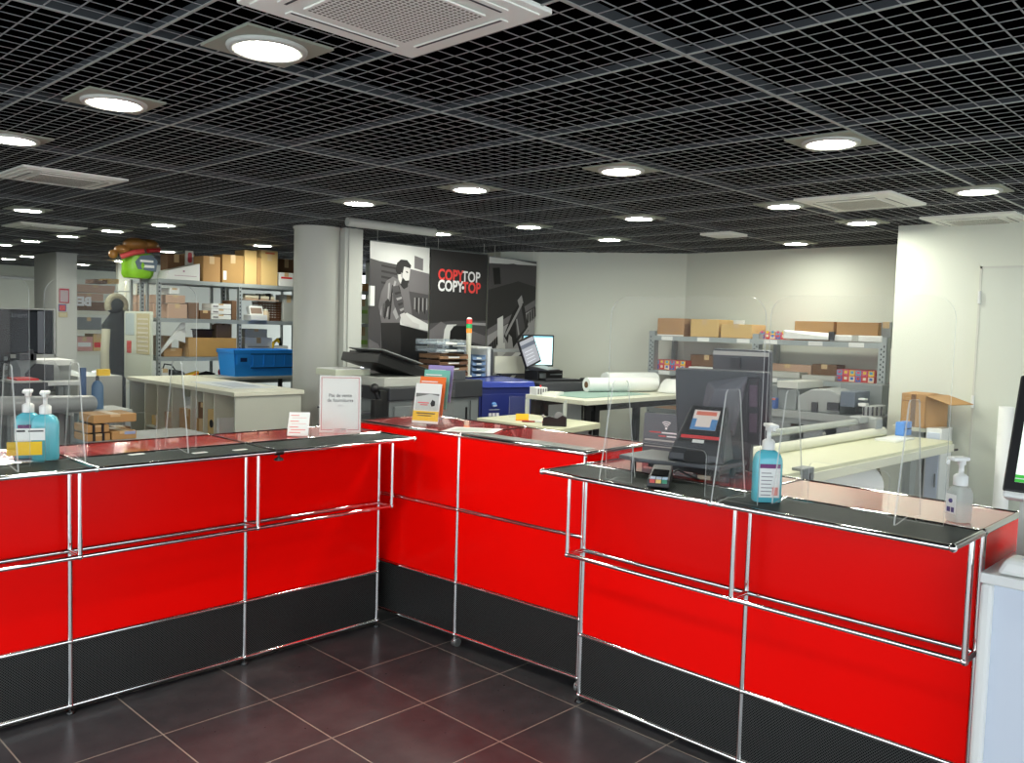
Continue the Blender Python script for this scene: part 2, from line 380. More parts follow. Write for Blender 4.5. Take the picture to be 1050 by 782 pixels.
# ================================================================== COUNTERS
Z0, ZB, ZM, ZT = .0338, .2939, .6558, 1.0174
TR, BR = .0095, .0128
def counter(name, label, loc, rz, cols, L, dep, zoff=0, tray=True, casters=False, end_right=True, strip=False):
    """steel-tube counter: local +X along its front, local +Y to the back; front tube line at y = 0, columns from x = 0"""
    t = thing(name, label, 'counter', loc, rz, 'red counters on chrome tube frames')
    zs = [Z0 + zoff, ZB + zoff, ZM + zoff, ZT + zoff]
    xs = [L * i for i in range(cols + 1)]
    for x in xs:
        for y in (0, dep):
            MB().tube((x, y, zs[0]), (x, y, zs[3]), TR, 14).build('post', CHROME, t)
            if y == 0:
                for z in zs: MB().ball((x, y, z), BR).build('ball_joint', CHROME, t)
            else: MB().ball((x, y, zs[3]), BR).build('ball_joint', CHROME, t)
            if casters and y == 0 and x in (xs[0], xs[1], xs[-1]):
                b = MB(); b.tube((x, 0, zs[0] - .012), (x, 0, zs[0] - .035), .006); b.box(x - .008, x + .008, -.008, .022, zs[0] - .04, zs[0] - .03)
                f = b.build('caster', CHROME, t)
                MB().tube((x - .014, .012, .021), (x + .014, .012, .021), .021, 18).build('wheel', mat('caster_wheel', (150, 152, 150), .3, .6), f)
            else:
                b = MB(); b.tube((x, y, zs[0]), (x, y, .01), .006, 10); b.lathe([(.016, 0), (.019, .004), (.012, .012), (.006, .014)], 18, (x, y)); b.build('glide_foot', mat('glide_foot_metal', (70, 72, 72), .3, .8), t)
        for z in zs[:1] + zs[3:]:
            MB().tube((x, 0, z), (x, dep, z), TR, 12).build('rail', CHROME, t)
    for i in range(cols):
        xa, xb = xs[i], xs[i + 1]
        for z in zs: MB().tube((xa, 0, z), (xb, 0, z), TR, 12).build('rail', CHROME, t)
        for z in (zs[3],): MB().tube((xa, dep, z), (xb, dep, z), TR, 12).build('rail', CHROME, t)
        e = TR
        for k in (1, 2):
            p = MB(); p.box(xa + e, xb - e, -.003, .004, zs[k] + e, zs[k + 1] - e); p.build('front_panel', RED, t, .0015)
        PB = PERF_XZ
        p = MB(); p.box(xa + e, xb - e, -.002, .004, zs[0] + e, zs[1] - e); p.build('perforated_panel', PB, t)
        p = MB(); p.box(xa + e, xb - e, e, dep - e, zs[3] - .002, zs[3] + .006); p.build('top_panel', REDTOP, t, .0015)
        p = MB(); p.box(xa + e, xb - e, dep - .004, dep + .003, zs[0] + e, zs[3] - e); p.build('back_panel', RED, t)
        p = MB(); p.box(xa + e, xb - e, e, dep - e, zs[0] - .003, zs[0] + .003); p.build('bottom_panel', BLACK, t)
        if strip:
            xx0 = xa + e if i == 0 else xa + e; xx1 = xb - e if i == 0 else xa + .22
            if i == 0 or i == 1:
                p = MB(); p.box(xx0, xx1, .012, .10, zs[3] + .006, zs[3] + .0085); p.build('counter_strip', mat('grey_strip', (150, 156, 146), .35), t)
    for x, s in ((xs[0], 1), (xs[-1], -1)):
        for k in (1, 2):
            p = MB(); p.box(x - .003, x + .003, e, dep - e, zs[k] + e, zs[k + 1] - e); p.build('end_panel', RED, t)
        p = MB(); p.box(x - .003, x + .003, e, dep - e, zs[0] + e, zs[1] - e); p.build('perforated_panel', PERF_YZ, t)
    if tray:
        d1, d2 = .1093, .2785
        for x in xs:
            MB().tube((x, -d1, zs[2]), (x, -d1, zs[3] - .004), TR, 14).build('post', CHROME, t)
            b = MB(); b.ball((x, -d1, zs[2]), BR); b.build('ball_joint', CHROME, t)
            b = MB(); b.ball((x, -d2, zs[3]), BR); b.build('ball_joint', CHROME, t)
            MB().tube((x, 0, zs[2]), (x, -d1, zs[2]), TR, 12).build('rail', CHROME, t)
            MB().tube((x, 0, zs[3]), (x, -d2, zs[3]), TR, 12).build('rail', CHROME, t)
        for i in range(cols):
            xa, xb = xs[i], xs[i + 1]
            MB().tube((xa, -d1, zs[2]), (xb, -d1, zs[2]), TR, 12).build('rail', CHROME, t)
            MB().tube((xa, -d2, zs[3]), (xb, -d2, zs[3]), TR, 12).build('rail', CHROME, t)
            p = MB(); p.quad((xa + TR, -d2 + TR, zs[3] + .004), (xb - TR, -d2 + TR, zs[3] + .004), (xb - TR, -TR, zs[3] + .004), (xa + TR, -TR, zs[3] + .004))
            p.quad((xa + TR, -d2 + TR, zs[3] - .004), (xa + TR, -d2 + TR, zs[3] + .004), (xb - TR, -d2 + TR, zs[3] + .004), (xb - TR, -d2 + TR, zs[3] - .004))
            p.build('shelf_tray', PERF_TOP, t)
    return t
XC, YL = 1.8562, 2.9801
XR, YF, LR = 1.9467, 1.683, .7534
ca = counter('reception_counter', 'long red counter at the left with a black tray shelf along its front', (XC - 2.25, YL, 0), 0, 3, .75, .35)
cb = counter('reception_counter', 'red counter at the right with a tray shelf, nearest the camera', (XR, YF, 0), -PI / 2, 2, LR, .395)
cc = counter('reception_counter', 'taller red counter on casters in the corner, without a tray shelf, holding the brochure stand', (XR + .0721 + math.sin(-.0631) * 1.5, YF + .0688 + math.cos(.0631) * 1.5, 0), -PI / 2 + .0631, 2, .75, .5, .0304, False, True, strip=False)
# grey strip lying along the front of the corner counter's top
st = thing('desk_strip', 'long grey plastic strip lying along the front edge of the corner counter top', 'desk strip', (XR + .075, YF + .075, ZT + .0304 + .0105), PI / 2 + .0631)
p = MB(); p.prism([(.01, -.012), (.01, -.1), (.62, -.1), (.78, -.02), (.78, -.012)], 0, .003); p.build('strip', mat('grey_strip', (140, 146, 138), .3), st)
p = MB(); p.prism([(.01, -.012), (.01, -.016), (.78, -.016), (.78, -.012)], .003, .0045); p.build('lip', STEEL, st)
# loose levelling foot screwed under the front tube
b = MB(); bx, by = XC - .75, YL - .2785
b = MB(T(-(XC - 2.25) , -YL)); b.tube((bx + .0, by, ZT), (bx, by, ZT - .03), .006); b.lathe([(.02, ZT - .036), (.02, ZT - .03), (.008, ZT - .022), (.006, ZT - .02)], 18, (bx, by)); b.tube((bx - .018, by, ZT), (bx + .018, by, ZT), .0135)
b.build('glide_foot', [BLACK], ca, label='black glide foot screwed under the front tube')

# ------------------------------------------------------------------ acrylic screens
def sneeze(label, loc, rz, w, h, slot, fins):
    """local +X along the sheet, origin at the middle of its foot; slot = (x0, x1, height); fins = x positions"""
    t = thing('sneeze_guard', label, 'acrylic screen', loc, rz, 'clear acrylic screens on the counters')
    r = .07; out = []
    for i in range(9): a = R(90 * i / 8); out.append((w / 2 - r + r * math.cos(a), h - r + r * math.sin(a)))
    for i in range(9): a = R(90 + 90 * i / 8); out.append((-w / 2 + r + r * math.cos(a), h - r + r * math.sin(a)))
    out.append((-w / 2, 0))
    x0, x1, hs = slot; rs = .02
    out.append((x0, 0))
    for i in range(5): a = R(180 - 90 * i / 4); out.append((x0 + rs + rs * math.cos(a), hs - rs + rs * math.sin(a)))
    for i in range(5): a = R(90 - 90 * i / 4); out.append((x1 - rs + rs * math.cos(a), hs - rs + rs * math.sin(a)))
    out += [(x1, 0), (w / 2, 0)]
    m = MB(); th = .0025
    m.prism(out, -th, th, 'y')
    # edges get the brighter edge material
    n = len(out); me_m = m.m
    for k in range(2, len(me_m)): me_m[k] = 1
    m.build('screen_sheet', [PLEXI, PEDGE], t)
    for fx in fins:
        f = MB(); pts = [(-.11, 0), (-.045, .36), (-.035, .37), (.035, .37), (.045, .36), (.11, 0), (.09, 0), (.0, .012), (-.09, 0)]
        f.prism(pts, fx - th, fx + th, 'x')
        for k in range(2, len(f.m)): f.m[k] = 1
        f.build('support_fin', [PLEXI, PEDGE], t)
    return t
zt = ZT + .012
sneeze('clear acrylic screen in front of the payment terminal on the right counter', (1.70, 1.085, zt), -PI / 2, .62, .675, (-.19, .115, .155), (-.255, .205))
sneeze('clear acrylic screen nearest the right picture edge, in front of the laminating table', (1.88, .56, zt), -PI / 2, .585, .685, (-.13, .13, .14), (-.2, .19))
sneeze('clear acrylic screen on the left counter, right of the blue gel bottles', (.545, 2.92, zt), 0, .59, .69, (-.145, .125, .165), (-.19, .21))
sneeze('clear acrylic screen at the left picture edge, behind the yellow note', (-.12, 2.84, zt), 0, .59, .69, (-.14, .14, .165), (-.2, .225))

# ------------------------------------------------------------------ gel bottles
def pump_bottle(name, label, loc, rz, w, d, h, mb, clear=False, group=None):
    t = thing(name, label, 'hand gel bottle', loc, rz, group)
    b = MB(); k = .56
    prof = [(.93, .0), (1, .006), (1, h * .72), (.97, h * .82), (.82, h * .92), (.55, h * .975), (.3, h)]
    b.lathe([(r * w / 2, z) for r, z in prof], 40, sy=d / w, pw=.55); b.build('body', mb, t)
    c = MB(); c.lathe([(.021, h), (.021, h + .028), (.014, h + .034), (.0075, h + .036), (.0075, h + .062), (.012, h + .064), (.012, h + .078)], 24); c.build('pump_collar', WHITE, t)
    s = MB(); s.box(-.017, .017, -.055 if not clear else -.045, .017, h + .076, h + .088); s.tube((0, -.05, h + .08), (0, -.056, h + .066), .0055)
    s.build('pump_head', WHITE, t, .004)
    return t, h
def blabel(t, w, d, h, side):
    l = MB(); y = -d / 2 * 1.0 - .0006
    l.box(-w * .36, w * .36, y - .0008, y, h * .1, h * .74); l.mi = 1; l.box(-w * .36, w * .36, y - .0014, y - .0008, h * .66, h * .74); l.mi = 2
    for i in range(7): l.box(-w * .3, w * (.05 + .03 * (i % 3)), y - .0014, y - .0008, h * (.14 + .07 * i), h * (.155 + .07 * i))
    l.mi = 3; l.box(w * .1, w * .3, y - .0014, y - .0008, h * .14, h * .3)
    l.build('bottle_label', [PAPER, mat('plum_ink', (110, 50, 110), .6), GREYINK, mat('salmon_ink', (220, 140, 130), .6)], t)
pb, h = pump_bottle('pump_bottle', 'blue hand gel bottle with white pump on the right counter, beside the screen fin', (1.828, .812, zt - .006), R(-100), .095, .062, .175, CYAN, group='blue hand gel bottles')
blabel(pb, .095, .062, .175, 1); pb.rotation_euler.z = R(-46)
pb, h = pump_bottle('pump_bottle', 'blue hand gel bottle on the left counter, the right one of the touching pair', (.272, 2.985, zt - .0035), R(-20), .095, .062, .175, CYAN, group='blue hand gel bottles')
pb, h = pump_bottle('pump_bottle', 'blue hand gel bottle on the left counter, the left one behind the yellow note', (.238, 3.07, zt - .0035), R(-20), .095, .062, .175, CYAN, group='blue hand gel bottles')
blabel(pb, .095, .062, .175, 1)
pb, h = pump_bottle('pump_bottle', 'small clear pump bottle at the near end of the right counter', (2.02, .268, zt - .004), R(-120), .062, .062, .112, CLEARB, True)
l = MB(); l.lathe([(.0318, .03), (.0318, .085)], 24, cap=False); 
l = MB(); l.box(-.02, .02, -.0325, -.0315, .025, .085); l.mi = 1; l.box(-.014, -.001, -.0333, -.0325, .03, .045); l.box(.003, .014, -.0333, -.0325, .03, .045); l.ball((0, -.0325, .065), .007, 10, 6)
l.build('bottle_label', [PAPER, mat('violet_ink', (80, 70, 120), .6)], pb)
g = MB(); g.lathe([(.027, .004), (.0275, .06)], 24); g.build('gel', clear_sheet('clear_gel', (.93, .95, .95), 1, .04), pb)

# yellow note in its clear holder beside the gel bottles (left counter)
q = at_z(28, 472, zt); t = thing('note_holder', 'small clear holder with a yellow note in front of the blue gel bottles', 'notice', (q.x - .01, q.y - .03, zt), R(-22))
MB().prism(rrect(.15, .16, .006, 3, 0, .085), .0, .004, 'y').build('holder_sheet', [PLEXI], t)
n = MB(); n.box(-.065, .05, -.002, -.0005, .025, .075); n.build('yellow_note', YELLOW, t)
n = MB(); n.box(-.04, .06, -.002, -.0005, .08, .125); n.mi = 1; n.box(-.035, -.005, -.003, -.002, .112, .119); n.box(.005, .055, -.003, -.002, .112, .117); n.build('printed_slip', [PAPER, INK], t)
MB().box(-.06, .06, -.03, .03, 0, .003).build('foot_plate', [PLEXI], t)

# little white stickers and sensors on the tray
for (u, v), lab in (((140, 465.5), 'leftmost white sticker on the left counter tray'), ((205, 464), 'white sticker on the left tray, the middle one of three'), ((246, 461), 'white sticker on the left tray, beside the rear ball joint')):
    q = at_z(u, v, ZT + .0048); t = thing('floor_sticker', lab, 'sticker', (q.x, q.y, ZT + .0045), R(8), 'white stickers on the left tray')
    MB().prism(rrect(.062, .03, .006, 3), 0, .0012).build('sheet', PAPER, t); MB().prism(rrect(.045, .016, .004, 3), .0012, .0016).build('print', mat('pale_print', (214, 200, 196), .6), t)

# business-card stand
q = at_z(311, 448, zt - .006); t = thing('card_stand', 'clear three-tier stand of white business cards, left of the framed notice', 'card stand', (1.425, 3.06, ZT + .0064), R(-38)); t.scale = (1.15, 1.15, 1.15)
MB().hexa([(-.05, -.03, 0), (.05, -.03, 0), (.05, .05, 0), (-.05, .05, 0), (-.05, -.028, .012), (.05, -.028, .012), (.05, .05, .07), (-.05, .05, .07)]).build('stand', [PLEXI], t)
for i in range(3):
    m = MB(T(0, -.026 + .024 * i, .004 + .022 * i, rx=R(-22))); m.box(-.043, .043, -.002, .006, 0, .052); m.mi = 1
    for k, (a, b2) in enumerate(((-.035, .0), (-.03, .03), (-.035, .01))): m.box(a, b2, -.0026, -.002, .036 - .012 * k, .04 - .012 * k)
    m.build('card_stack', [PAPER, mat('pale_red_ink', (226, 150, 140), .6)], t)

# framed notice
t = thing('framed_notice', 'white A4 notice in a clear stand with two lines of black writing', 'notice', (1.665, 3.06, ZT + .0064), R(-33))
W_, H_ = .205, .288
M0 = T(rx=R(-7))
m = MB(M0); m.prism(rrect(W_, H_, .004, 3, 0, H_ / 2), -.002, .002, 'y'); m.build('notice_sheet', PAPER, t)
m = MB(M0)
for a, b2, c, d in ((-.094, .094, .277, .2795), (-.094, -.0915, .014, .2795), (.0915, .094, .014, .2795), (-.094, -.038, .014, .0165), (.038, .094, .014, .0165)): m.box(a, b2, -.0028, -.002, c, d)
m.build('red_border', mat('dusty_red_ink', (196, 84, 90), .6), t)
m = MB(M0); m.box(-W_ / 2 - .006, W_ / 2 + .006, -.004, -.0032, 0, H_ + .005); m.build('clear_cover', clear_sheet('thin_clear', (.97, .97, .965), 1, .02), t)
MB().box(-.1, .1, -.004, .07, 0, .003).build('foot_plate', [PLEXI], t)
G = M0 @ Matrix.Translation((0, -.0026, 0)) @ FACE_Y
text('Pas de vente', .0245, INK, t, G @ T(0, .188, 0), sx=.92); text('de fournitures', .0245, INK, t, G @ T(0, .163, 0), sx=.92); text('Merci', .0095, GREYINK, t, G @ T(0, .136, 0))
text('COPY', .0125, mat('dusty_red_ink', (196, 84, 90), .6), t, G @ T(-.012, .0165, 0)); text('TOP', .0125, INK, t, G @ T(.016, .0165, 0)); text('COPY·TOP', .0125, mat('dusty_red_ink', (196, 84, 90), .6), t, G @ T(0, .0065, 0))

# brochure stand on the corner counter
ZC = ZT + .0304 + .0064
t = thing('brochure_stand', 'clear four-tier brochure stand on the corner counter', 'brochure stand', (2.13, 2.9, ZC), R(-66))
def tier(k): return T(0, -.075 + .05 * k, .012 + .034 * k, rx=R(-12))
for k in range(4):
    m = MB(tier(k)); m.box(-.08, .08, -.0095, -.007, 0, .09 if k else .105); m.box(-.08, .08, .012, .0145, 0, .19); m.box(-.08, .08, -.0095, .0145, -.004, 0)
    m.build('pocket', [PLEXI], t)
m = MB()
for sx in (-.082, .082): m.prism([(-.095, 0), (.1, 0), (.13, .28), (.115, .28), (-.09, .1)], sx - .0015, sx + .0015, 'x')
m.build('side_sheet', [PLEXI], t)
MB().box(-.08, .08, -.095, .1, 0, .003).build('base_sheet', [PLEXI], t)
def leaflet(label, k, col, extra=None):
    l = thing('leaflet', label, 'leaflet', (0, 0, 0), 0, 'leaflets in the brochure stand'); l.matrix_world = (Matrix.Translation((2.13, 2.9, ZC)) @ T(rz=R(-66))) @ tier(k) @ Matrix.Diagonal((1.48, 1, 1.05, 1))
    MB().box(-.05, .05, -.0025, .0025, 0.001, .2 - .01 * (k == 3)).build('cover', col, l)
    return l
l = leaflet('white and yellow leaflet in the front pocket of the brochure stand', 0, PAPER)
m = MB(); m.box(-.045, .045, -.0035, -.0025, .065, .15); m.mi = 1; m.prism([(-.045, .15), (-.045, .13), (.01, .148), (.045, .14), (.045, .15)], -.0042, -.0035, 'y'); m.mi = 2; m.prism([(.02, .12), (.032, .112), (.032, .09), (.02, .085), (.014, .1)], -.0042, -.0035, 'y')
m.mi = 3; m.box(-.035, .008, -.0042, -.0035, .1, .106); m.box(-.025, .004, -.0042, -.0035, .09, .095); m.build('picture', [mat('pale_grey_print', (196, 200, 196), .6), mat('dark_grey_print', (110, 112, 108), .6), INK, mat('rose_ink', (220, 110, 110), .6)], l)
m = MB(); m.box(-.05, .05, -.0035, -.0025, .012, .062); m.mi = 1; m.box(-.036, .036, -.0042, -.0035, .047, .053); m.box(-.03, .022, -.0042, -.0035, .036, .041); m.build('yellow_panel', [YELLOW, mat('brown_ink', (90, 60, 20), .6)], l)
for k, (lab, col) in enumerate((('orange leaflet in the second pocket of the brochure stand', ORANGE), ('teal leaflet in the third pocket of the brochure stand', TEAL), ('lilac leaflet in the rearmost pocket of the brochure stand', PURPLE))):
    l = leaflet(lab, k + 1, col); m = MB(); m.box(-.044, .02, -.0033, -.0025, .172 - .01 * (k == 2), .177 - .01 * (k == 2)); m.box(-.044, .034, -.0033, -.0025, .16 - .01 * (k == 2), .165 - .01 * (k == 2)); m.build('title_lines', WHITEINK, l)
# sheets lying on the corner counter
t = thing('paper_sheet', 'printed sheet lying flat on the corner counter beside the brochure stand', 'paper', (2.13, 2.575, ZC + .0035), R(-48))
MB().prism([(-.15, -.09), (.11, -.11), (.15, .08), (-.1, .105)], 0, .0012).build('sheet', PAPER, t)
m = MB(); m.prism([(-.11, -.06), (.06, -.07), (.1, .05), (-.07, .07)], .0012, .0016); m.build('print', mat('faint_print', (196, 202, 190), .7), t)

# ------------------------------------------------------------------ card terminal
t = thing('card_terminal', 'small black payment card terminal with coloured card logos on the right tray', 'card terminal', (1.775, 1.2, ZT + .0098), R(-62))
m = MB(); m.hexa([(-.04, -.085, 0), (.04, -.085, 0), (.036, .085, 0), (-.036, .085, 0), (-.04, -.08, .03), (.04, -.08, .03), (.036, .075, .062), (-.036, .075, .062)]); m.build('body', BLACK, t, .006)
# front face below the screen carries three card emblems
m = MB()
for i, (c1, c2) in enumerate((((150, 168, 200), (196, 80, 70)), ((158, 172, 202), (224, 190, 110)), ((150, 176, 206), (60, 140, 110)))):
    x = -.03 + .0215 * i
    m.mi = 2 * i; m.hexa([(x, -.078, .0305), (x + .018, -.078, .0305), (x + .018, -.055, .0352), (x, -.055, .0352), (x, -.079, .0325), (x + .018, -.079, .0325), (x + .018, -.056, .0372), (x, -.056, .0372)])
    m.mi = 2 * i + 1; m.hexa([(x, -.0835, .018), (x + .018, -.0835, .018), (x + .018, -.08, .030), (x, -.08, .030), (x, -.0855, .019), (x + .018, -.0855, .019), (x + .018, -.082, .031), (x, -.082, .031)])
m.build('card_emblems', [mat('ce%d' % k, c, .5) for k, c in enumerate(((150, 168, 200), (196, 80, 70), (158, 172, 202), (224, 190, 110), (150, 176, 206), (60, 140, 110)))], t)
m = MB(); m.hexa([(-.03, -.045, .038), (.03, -.045, .038), (.028, .02, .05), (-.028, .02, .05), (-.03, -.046, .04), (.03, -.046, .04), (.028, .019, .052), (-.028, .019, .052)]); m.build('display', BLACKG, t)
m = MB(); m.path([(.03, .08, .03), (.05, .11, .04), (.09, .13, .02), (.13, .13, .006)], .0035); m.build('cable', BLACK, t)
# ------------------------------------------------------------------ ticket printer / code display on its flat base
t = thing('terminal_base', 'flat dark equipment stand on short feet behind the card terminal', 'equipment stand', (2.09, 1.29, ZT + .0108), R(-83))
m = MB(); m.prism([(-.22, -.16), (-.12, -.19), (.2, -.14), (.22, .07), (-.2, .08)], .045, .062); m.build('base_plate', CHAR, t, .004)
m = MB()
for x, y in ((-.17, -.13), (.17, -.1), (.17, .05), (-.16, .06)): m.tube((x, y, 0), (x, y, .046), .012)
m.build('foot', BLACK, t)
m = MB(); m.prism(rrect(.3, .14, .02, 4, .02, -.03), .018, .045); m.build('drawer_unit', BLACK, t)
t = thing('code_display', 'black tilted customer terminal with a blue and white sticker and a red strip', 'customer terminal', (2.07, 1.21, ZT + .0735), R(-75))
m = MB(); m.hexa([(-.11, -.1, 0), (.11, -.1, 0), (.1, .09, 0), (-.1, .09, 0), (-.105, -.095, .03), (.105, -.095, .03), (.075, .07, .205), (-.075, .07, .205)]); m.build('housing', DARK, t, .008)
tilt = math.atan2(.175, .165); 
G = Matrix.Translation((0, -.095, .03)) @ T(rx=tilt) @ Matrix.Identity(4)
m = MB(G); m.prism([(-.085, .055), (.085, .055), (.066, .232), (-.066, .232)], .0005, .004); m.build('bezel', BLACK, t)
m = MB(G); m.box(-.05, .05, .115, .212, .004, .0052); m.mi = 1; m.box(-.05, .05, .115, .168, .0052, .0058); m.mi = 2; m.box(-.04, .04, .186, .205, .0052, .0058); m.mi = 0; m.box(-.032, .026, .128, .178, .0058, .0064); m.build('sticker', [mat('sticker_white', (228, 214, 206), .5), mat('sticker_blue', (88, 138, 190), .5), mat('sticker_salmon', (220, 120, 100), .5)], t)
m = MB(G); m.box(-.075, .075, .072, .086, .004, .006); m.mi = 1; m.box(-.025, .02, .052, .066, .004, .006); m.build('red_strip', [mat('strip_red', (214, 60, 62), .4), WHITE], t)
m = MB(); m.prism([(-.042, .0), (.042, .0), (.042, .03), (.03, .045), (-.03, .045), (-.042, .03)], -.104, -.088, 'y'); m.build('ticket_slot', RUBBER, t)
# ------------------------------------------------------------------ till monitor seen from behind
t = thing('till_monitor', 'large dark till monitor seen from behind above the payment terminal', 'monitor', (2.275, 1.255, ZT + .0108), R(-70))
Mm = T(0, .05, .115, rx=R(14))
m = MB(Mm); m.prism(rrect(.38, .30, .01, 4, 0, .15), -.012, .012, 'y'); m.build('screen_housing', CHAR, t, .004)
m = MB(Mm); m.box(-.178, .178, .012, .0135, .02, .28); m.build('display', BLACKG, t)
m = MB(Mm); m.hexa([(-.06, -.055, .09), (.055, -.06, .06), (.05, -.012, .02), (-.1, -.012, .06), (-.02, -.05, .235), (.07, -.05, .235), (.11, -.012, .29), (-.06, -.012, .25)]); m.build('rear_hump', mat('hump_grey', (98, 100, 106), .4), t, .006)
m = MB(Mm); m.box(.105, .15, -.022, -.012, .0, .28); m.mi = 1; m.box(.112, .142, -.026, -.022, .16, .25); m.box(.112, .142, -.026, -.022, .05, .13); m.build('card_reader', [DARK, mat('dull_plum_plastic', (92, 78, 92), .4)], t)
m = MB(); m.tube((0, -.02, .012), (0, -.02, .2), .028, 16); m.prism(rrect(.2, .11, .03, 4), 0, .016); m.build('stand', DARK, t)
t = thing('customer_display', 'second dark monitor rising behind the till monitor', 'monitor', (2.62, 1.35, .736), R(-80))
Mm = T(0, .0, .4, rx=R(6)); m = MB(Mm); m.prism(rrect(.26, .42, .012, 4, 0, .17), -.018, .018, 'y'); m.build('screen_housing', CHAR, t, .004)
m = MB(Mm); m.box(-.125, .125, -.024, -.018, .355, .372); m.mi = 1; m.box(-.045, .0, -.028, -.018, .3, .345); m.build('top_vent', [LGREY, DARK], t)
m = MB(); m.box(-.05, .05, -.02, .02, .01, .5); m.prism(rrect(.28, .2, .03, 4), 0, .02); m.build('stand', DARK, t)
t = thing('back_desk', 'low grey desk behind the right counter carrying the till equipment', 'desk', (2.62, 1.05, 0), 0)
m = MB(); m.box(-.25, .3, -.75, .62, .7, .735); m.build('desk_top', MGREY, t, .004)
for x in (-.2, .25):
    for y in (-.7, .57): MB().box(x - .02, x + .02, y - .02, y + .02, 0, .7).build('leg', DARK, t)
# dark wireless sign board
t = thing('wireless_sign', 'dark sign board with a white wireless symbol beside the till monitor', 'sign', (2.42, 1.60, .74), R(-78))
m = MB(T(rx=R(-4))); m.prism(rrect(.26, .46, .005, 3, 0, .24), -.01, .01, 'y'); m.build('board', mat('anthracite_board', (78, 82, 86), .4), t)
G = T(rx=R(-4)) @ Matrix.Translation((0, -.0108, 0)) @ FACE_Y
m = MB(G @ T(-.02, .405, 0))
for r0 in (.010, .019, .028):
    pts = [((r0 + .005) * math.cos(R(a)), (r0 + .005) * math.sin(R(a))) for a in range(50, 131, 10)] + [(r0 * math.cos(R(a)), r0 * math.sin(R(a))) for a in range(130, 49, -10)]
    m.prism(pts, 0, .001)
m.prism([(.006 * math.cos(R(a)), .006 * math.sin(R(a))) for a in range(0, 360, 30)], 0, .001); m.build('wireless_symbol', WHITEINK, t)
m = MB(G); m.box(-.1, -.045, .382, .388, 0, .001); m.box(-.055, -.02, .366, .372, 0, .001); m.build('red_line', mat('strip_red', (214, 60, 62), .4), t)
m = MB(G); m.box(-.04, .1, .381, .388, 0, .001); m.box(-.015, .03, .366, .372, 0, .001); m.build('white_line', WHITEINK, t)
m = MB(T(rx=R(-4))); m.box(-.12, .12, -.014, -.01, .345, .352); m.box(-.12, .12, -.014, -.01, .318, .322); m.build('ledge', LGREY, t)
MB().box(-.1, .1, -.03, .09, 0, .012).build('foot', BLACK, t)

# ================================================================== KIOSK
t = thing('self_service_kiosk', 'white self-service kiosk cabinet cut by the right picture edge', 'kiosk', (1.80, -.22, 0))
m = MB(); m.box(.015, .5, -.33, .345, .04, .905); m.build('cabinet', COOLWHITE, t, .006)
m = MB(); m.box(.0, .52, -.35, .36, .905, .935); m.build('top_board', WHITE, t, .004)
for yk in (.325, -.345): MB().box(-.002, .03, yk, yk + .033, .03, .905).build('corner_trim', WHITE, t, .01)
m = MB(); m.box(.03, .48, -.31, .325, 0, .04); m.build('plinth', DARK, t)
t = thing('kiosk_screen', 'tilted black-framed touch screen with a green bar on the white kiosk', 'touch screen', (2.04, -.18, .936), 0)
Mm = T(-.045, 0, .205, rz=0) @ T(ry=R(20))
m = MB(Mm); m.box(-.012, .012, -.3, .325, 0, .36); m.build('frame', BLACK, t, .006)
m = MB(Mm); m.box(-.0135, -.012, -.27, .295, .03, .33); m.build('display', mat('kiosk_picture', (226, 236, 226), .3, emit=.5), t)
m = MB(Mm); m.box(-.0145, -.0135, -.27, .295, .03, .052); m.mi = 1; m.box(-.0148, -.0145, -.27, .295, .039, .042); m.build('green_bar', [mat('kiosk_green', (60, 170, 60), .4, emit=.35), PAPER], t)
m = MB(Mm); m.box(-.02, .03, -.29, .32, -.02, 0); m.build('lower_lip', WHITE, t, .006)
m = MB(); m.box(.0, .08, -.1, .29, .0, .21); m.build('stand', LGREY, t, .004)
t = thing('receipt_printer', 'small black printer on the white kiosk below the touch screen', 'printer', (1.98, -.05, .936))
m = MB(); m.box(-.05, .02, -.1, .09, 0, .135); m.build('body', BLACK, t, .005); m = MB(); m.box(-.053, -.05, -.06, .06, .08, .088); m.build('paper_slot', GREY, t)
t = thing('cup_tray', 'white moulded tray lying on the white kiosk', 'tray', (1.865, .0, .936))
m = MB(); m.hexa([(-.055, -.15, 0), (.055, -.15, 0), (.055, .105, 0), (-.055, .105, 0), (-.045, -.15, .045), (.045, -.15, .045), (.045, .085, .045), (-.045, .085, .045)]); m.build('body', WHITE, t, .012)
m = MB(); m.prism(rrect(.06, .16, .02, 4, 0, -.03), .044, .047); m.build('rim', COOLWHITE, t)

# ================================================================== BACKGROUND, CENTRE: banners
BY = 6.2
bp = [at_y(377, 247, BY), at_y(443, 253.5, BY), at_y(499.5, 261.5, BY), at_y(552, 265, BY)]
P1, P2, P3, P4, P5, P6 = [mat('print_grey_%s' % n, c, .4, spec=.4) for n, c in zip(('black', 'dark', 'slate', 'mid', 'pale', 'white'), ((16, 16, 18), (40, 39, 40), (70, 68, 70), (104, 101, 103), (150, 149, 149), (204, 205, 202)))]
PR = [P1, P2, P3, P4, P5, P6, mat('print_face', (190, 188, 186), .5)]
def banner(label, pa, pb, zt, base):
    pa, pb = Vector(pa), Vector(pb); w = (pb - pa).xy.length; ang = math.atan2(pb.y - pa.y, pb.x - pa.x)
    t = thing('hanging_banner', label, 'banner', (pa.x, pa.y, 0), ang, 'printed banners behind the machines')
    MB().box(.006, w - .006, -.002, .004, .86, zt).build('sheet', base, t)
    for zr in (zt, .86): MB().tube((.006, .001, zr), (w - .006, .001, zr), .006, 8).build('rod', GREY, t)
    for x in (.1, w - .06): MB().tube((x, .001, zt), (x, .001, H + .01), .0025, 6).build('hanging_wire', WHITE, t)
    return t, w
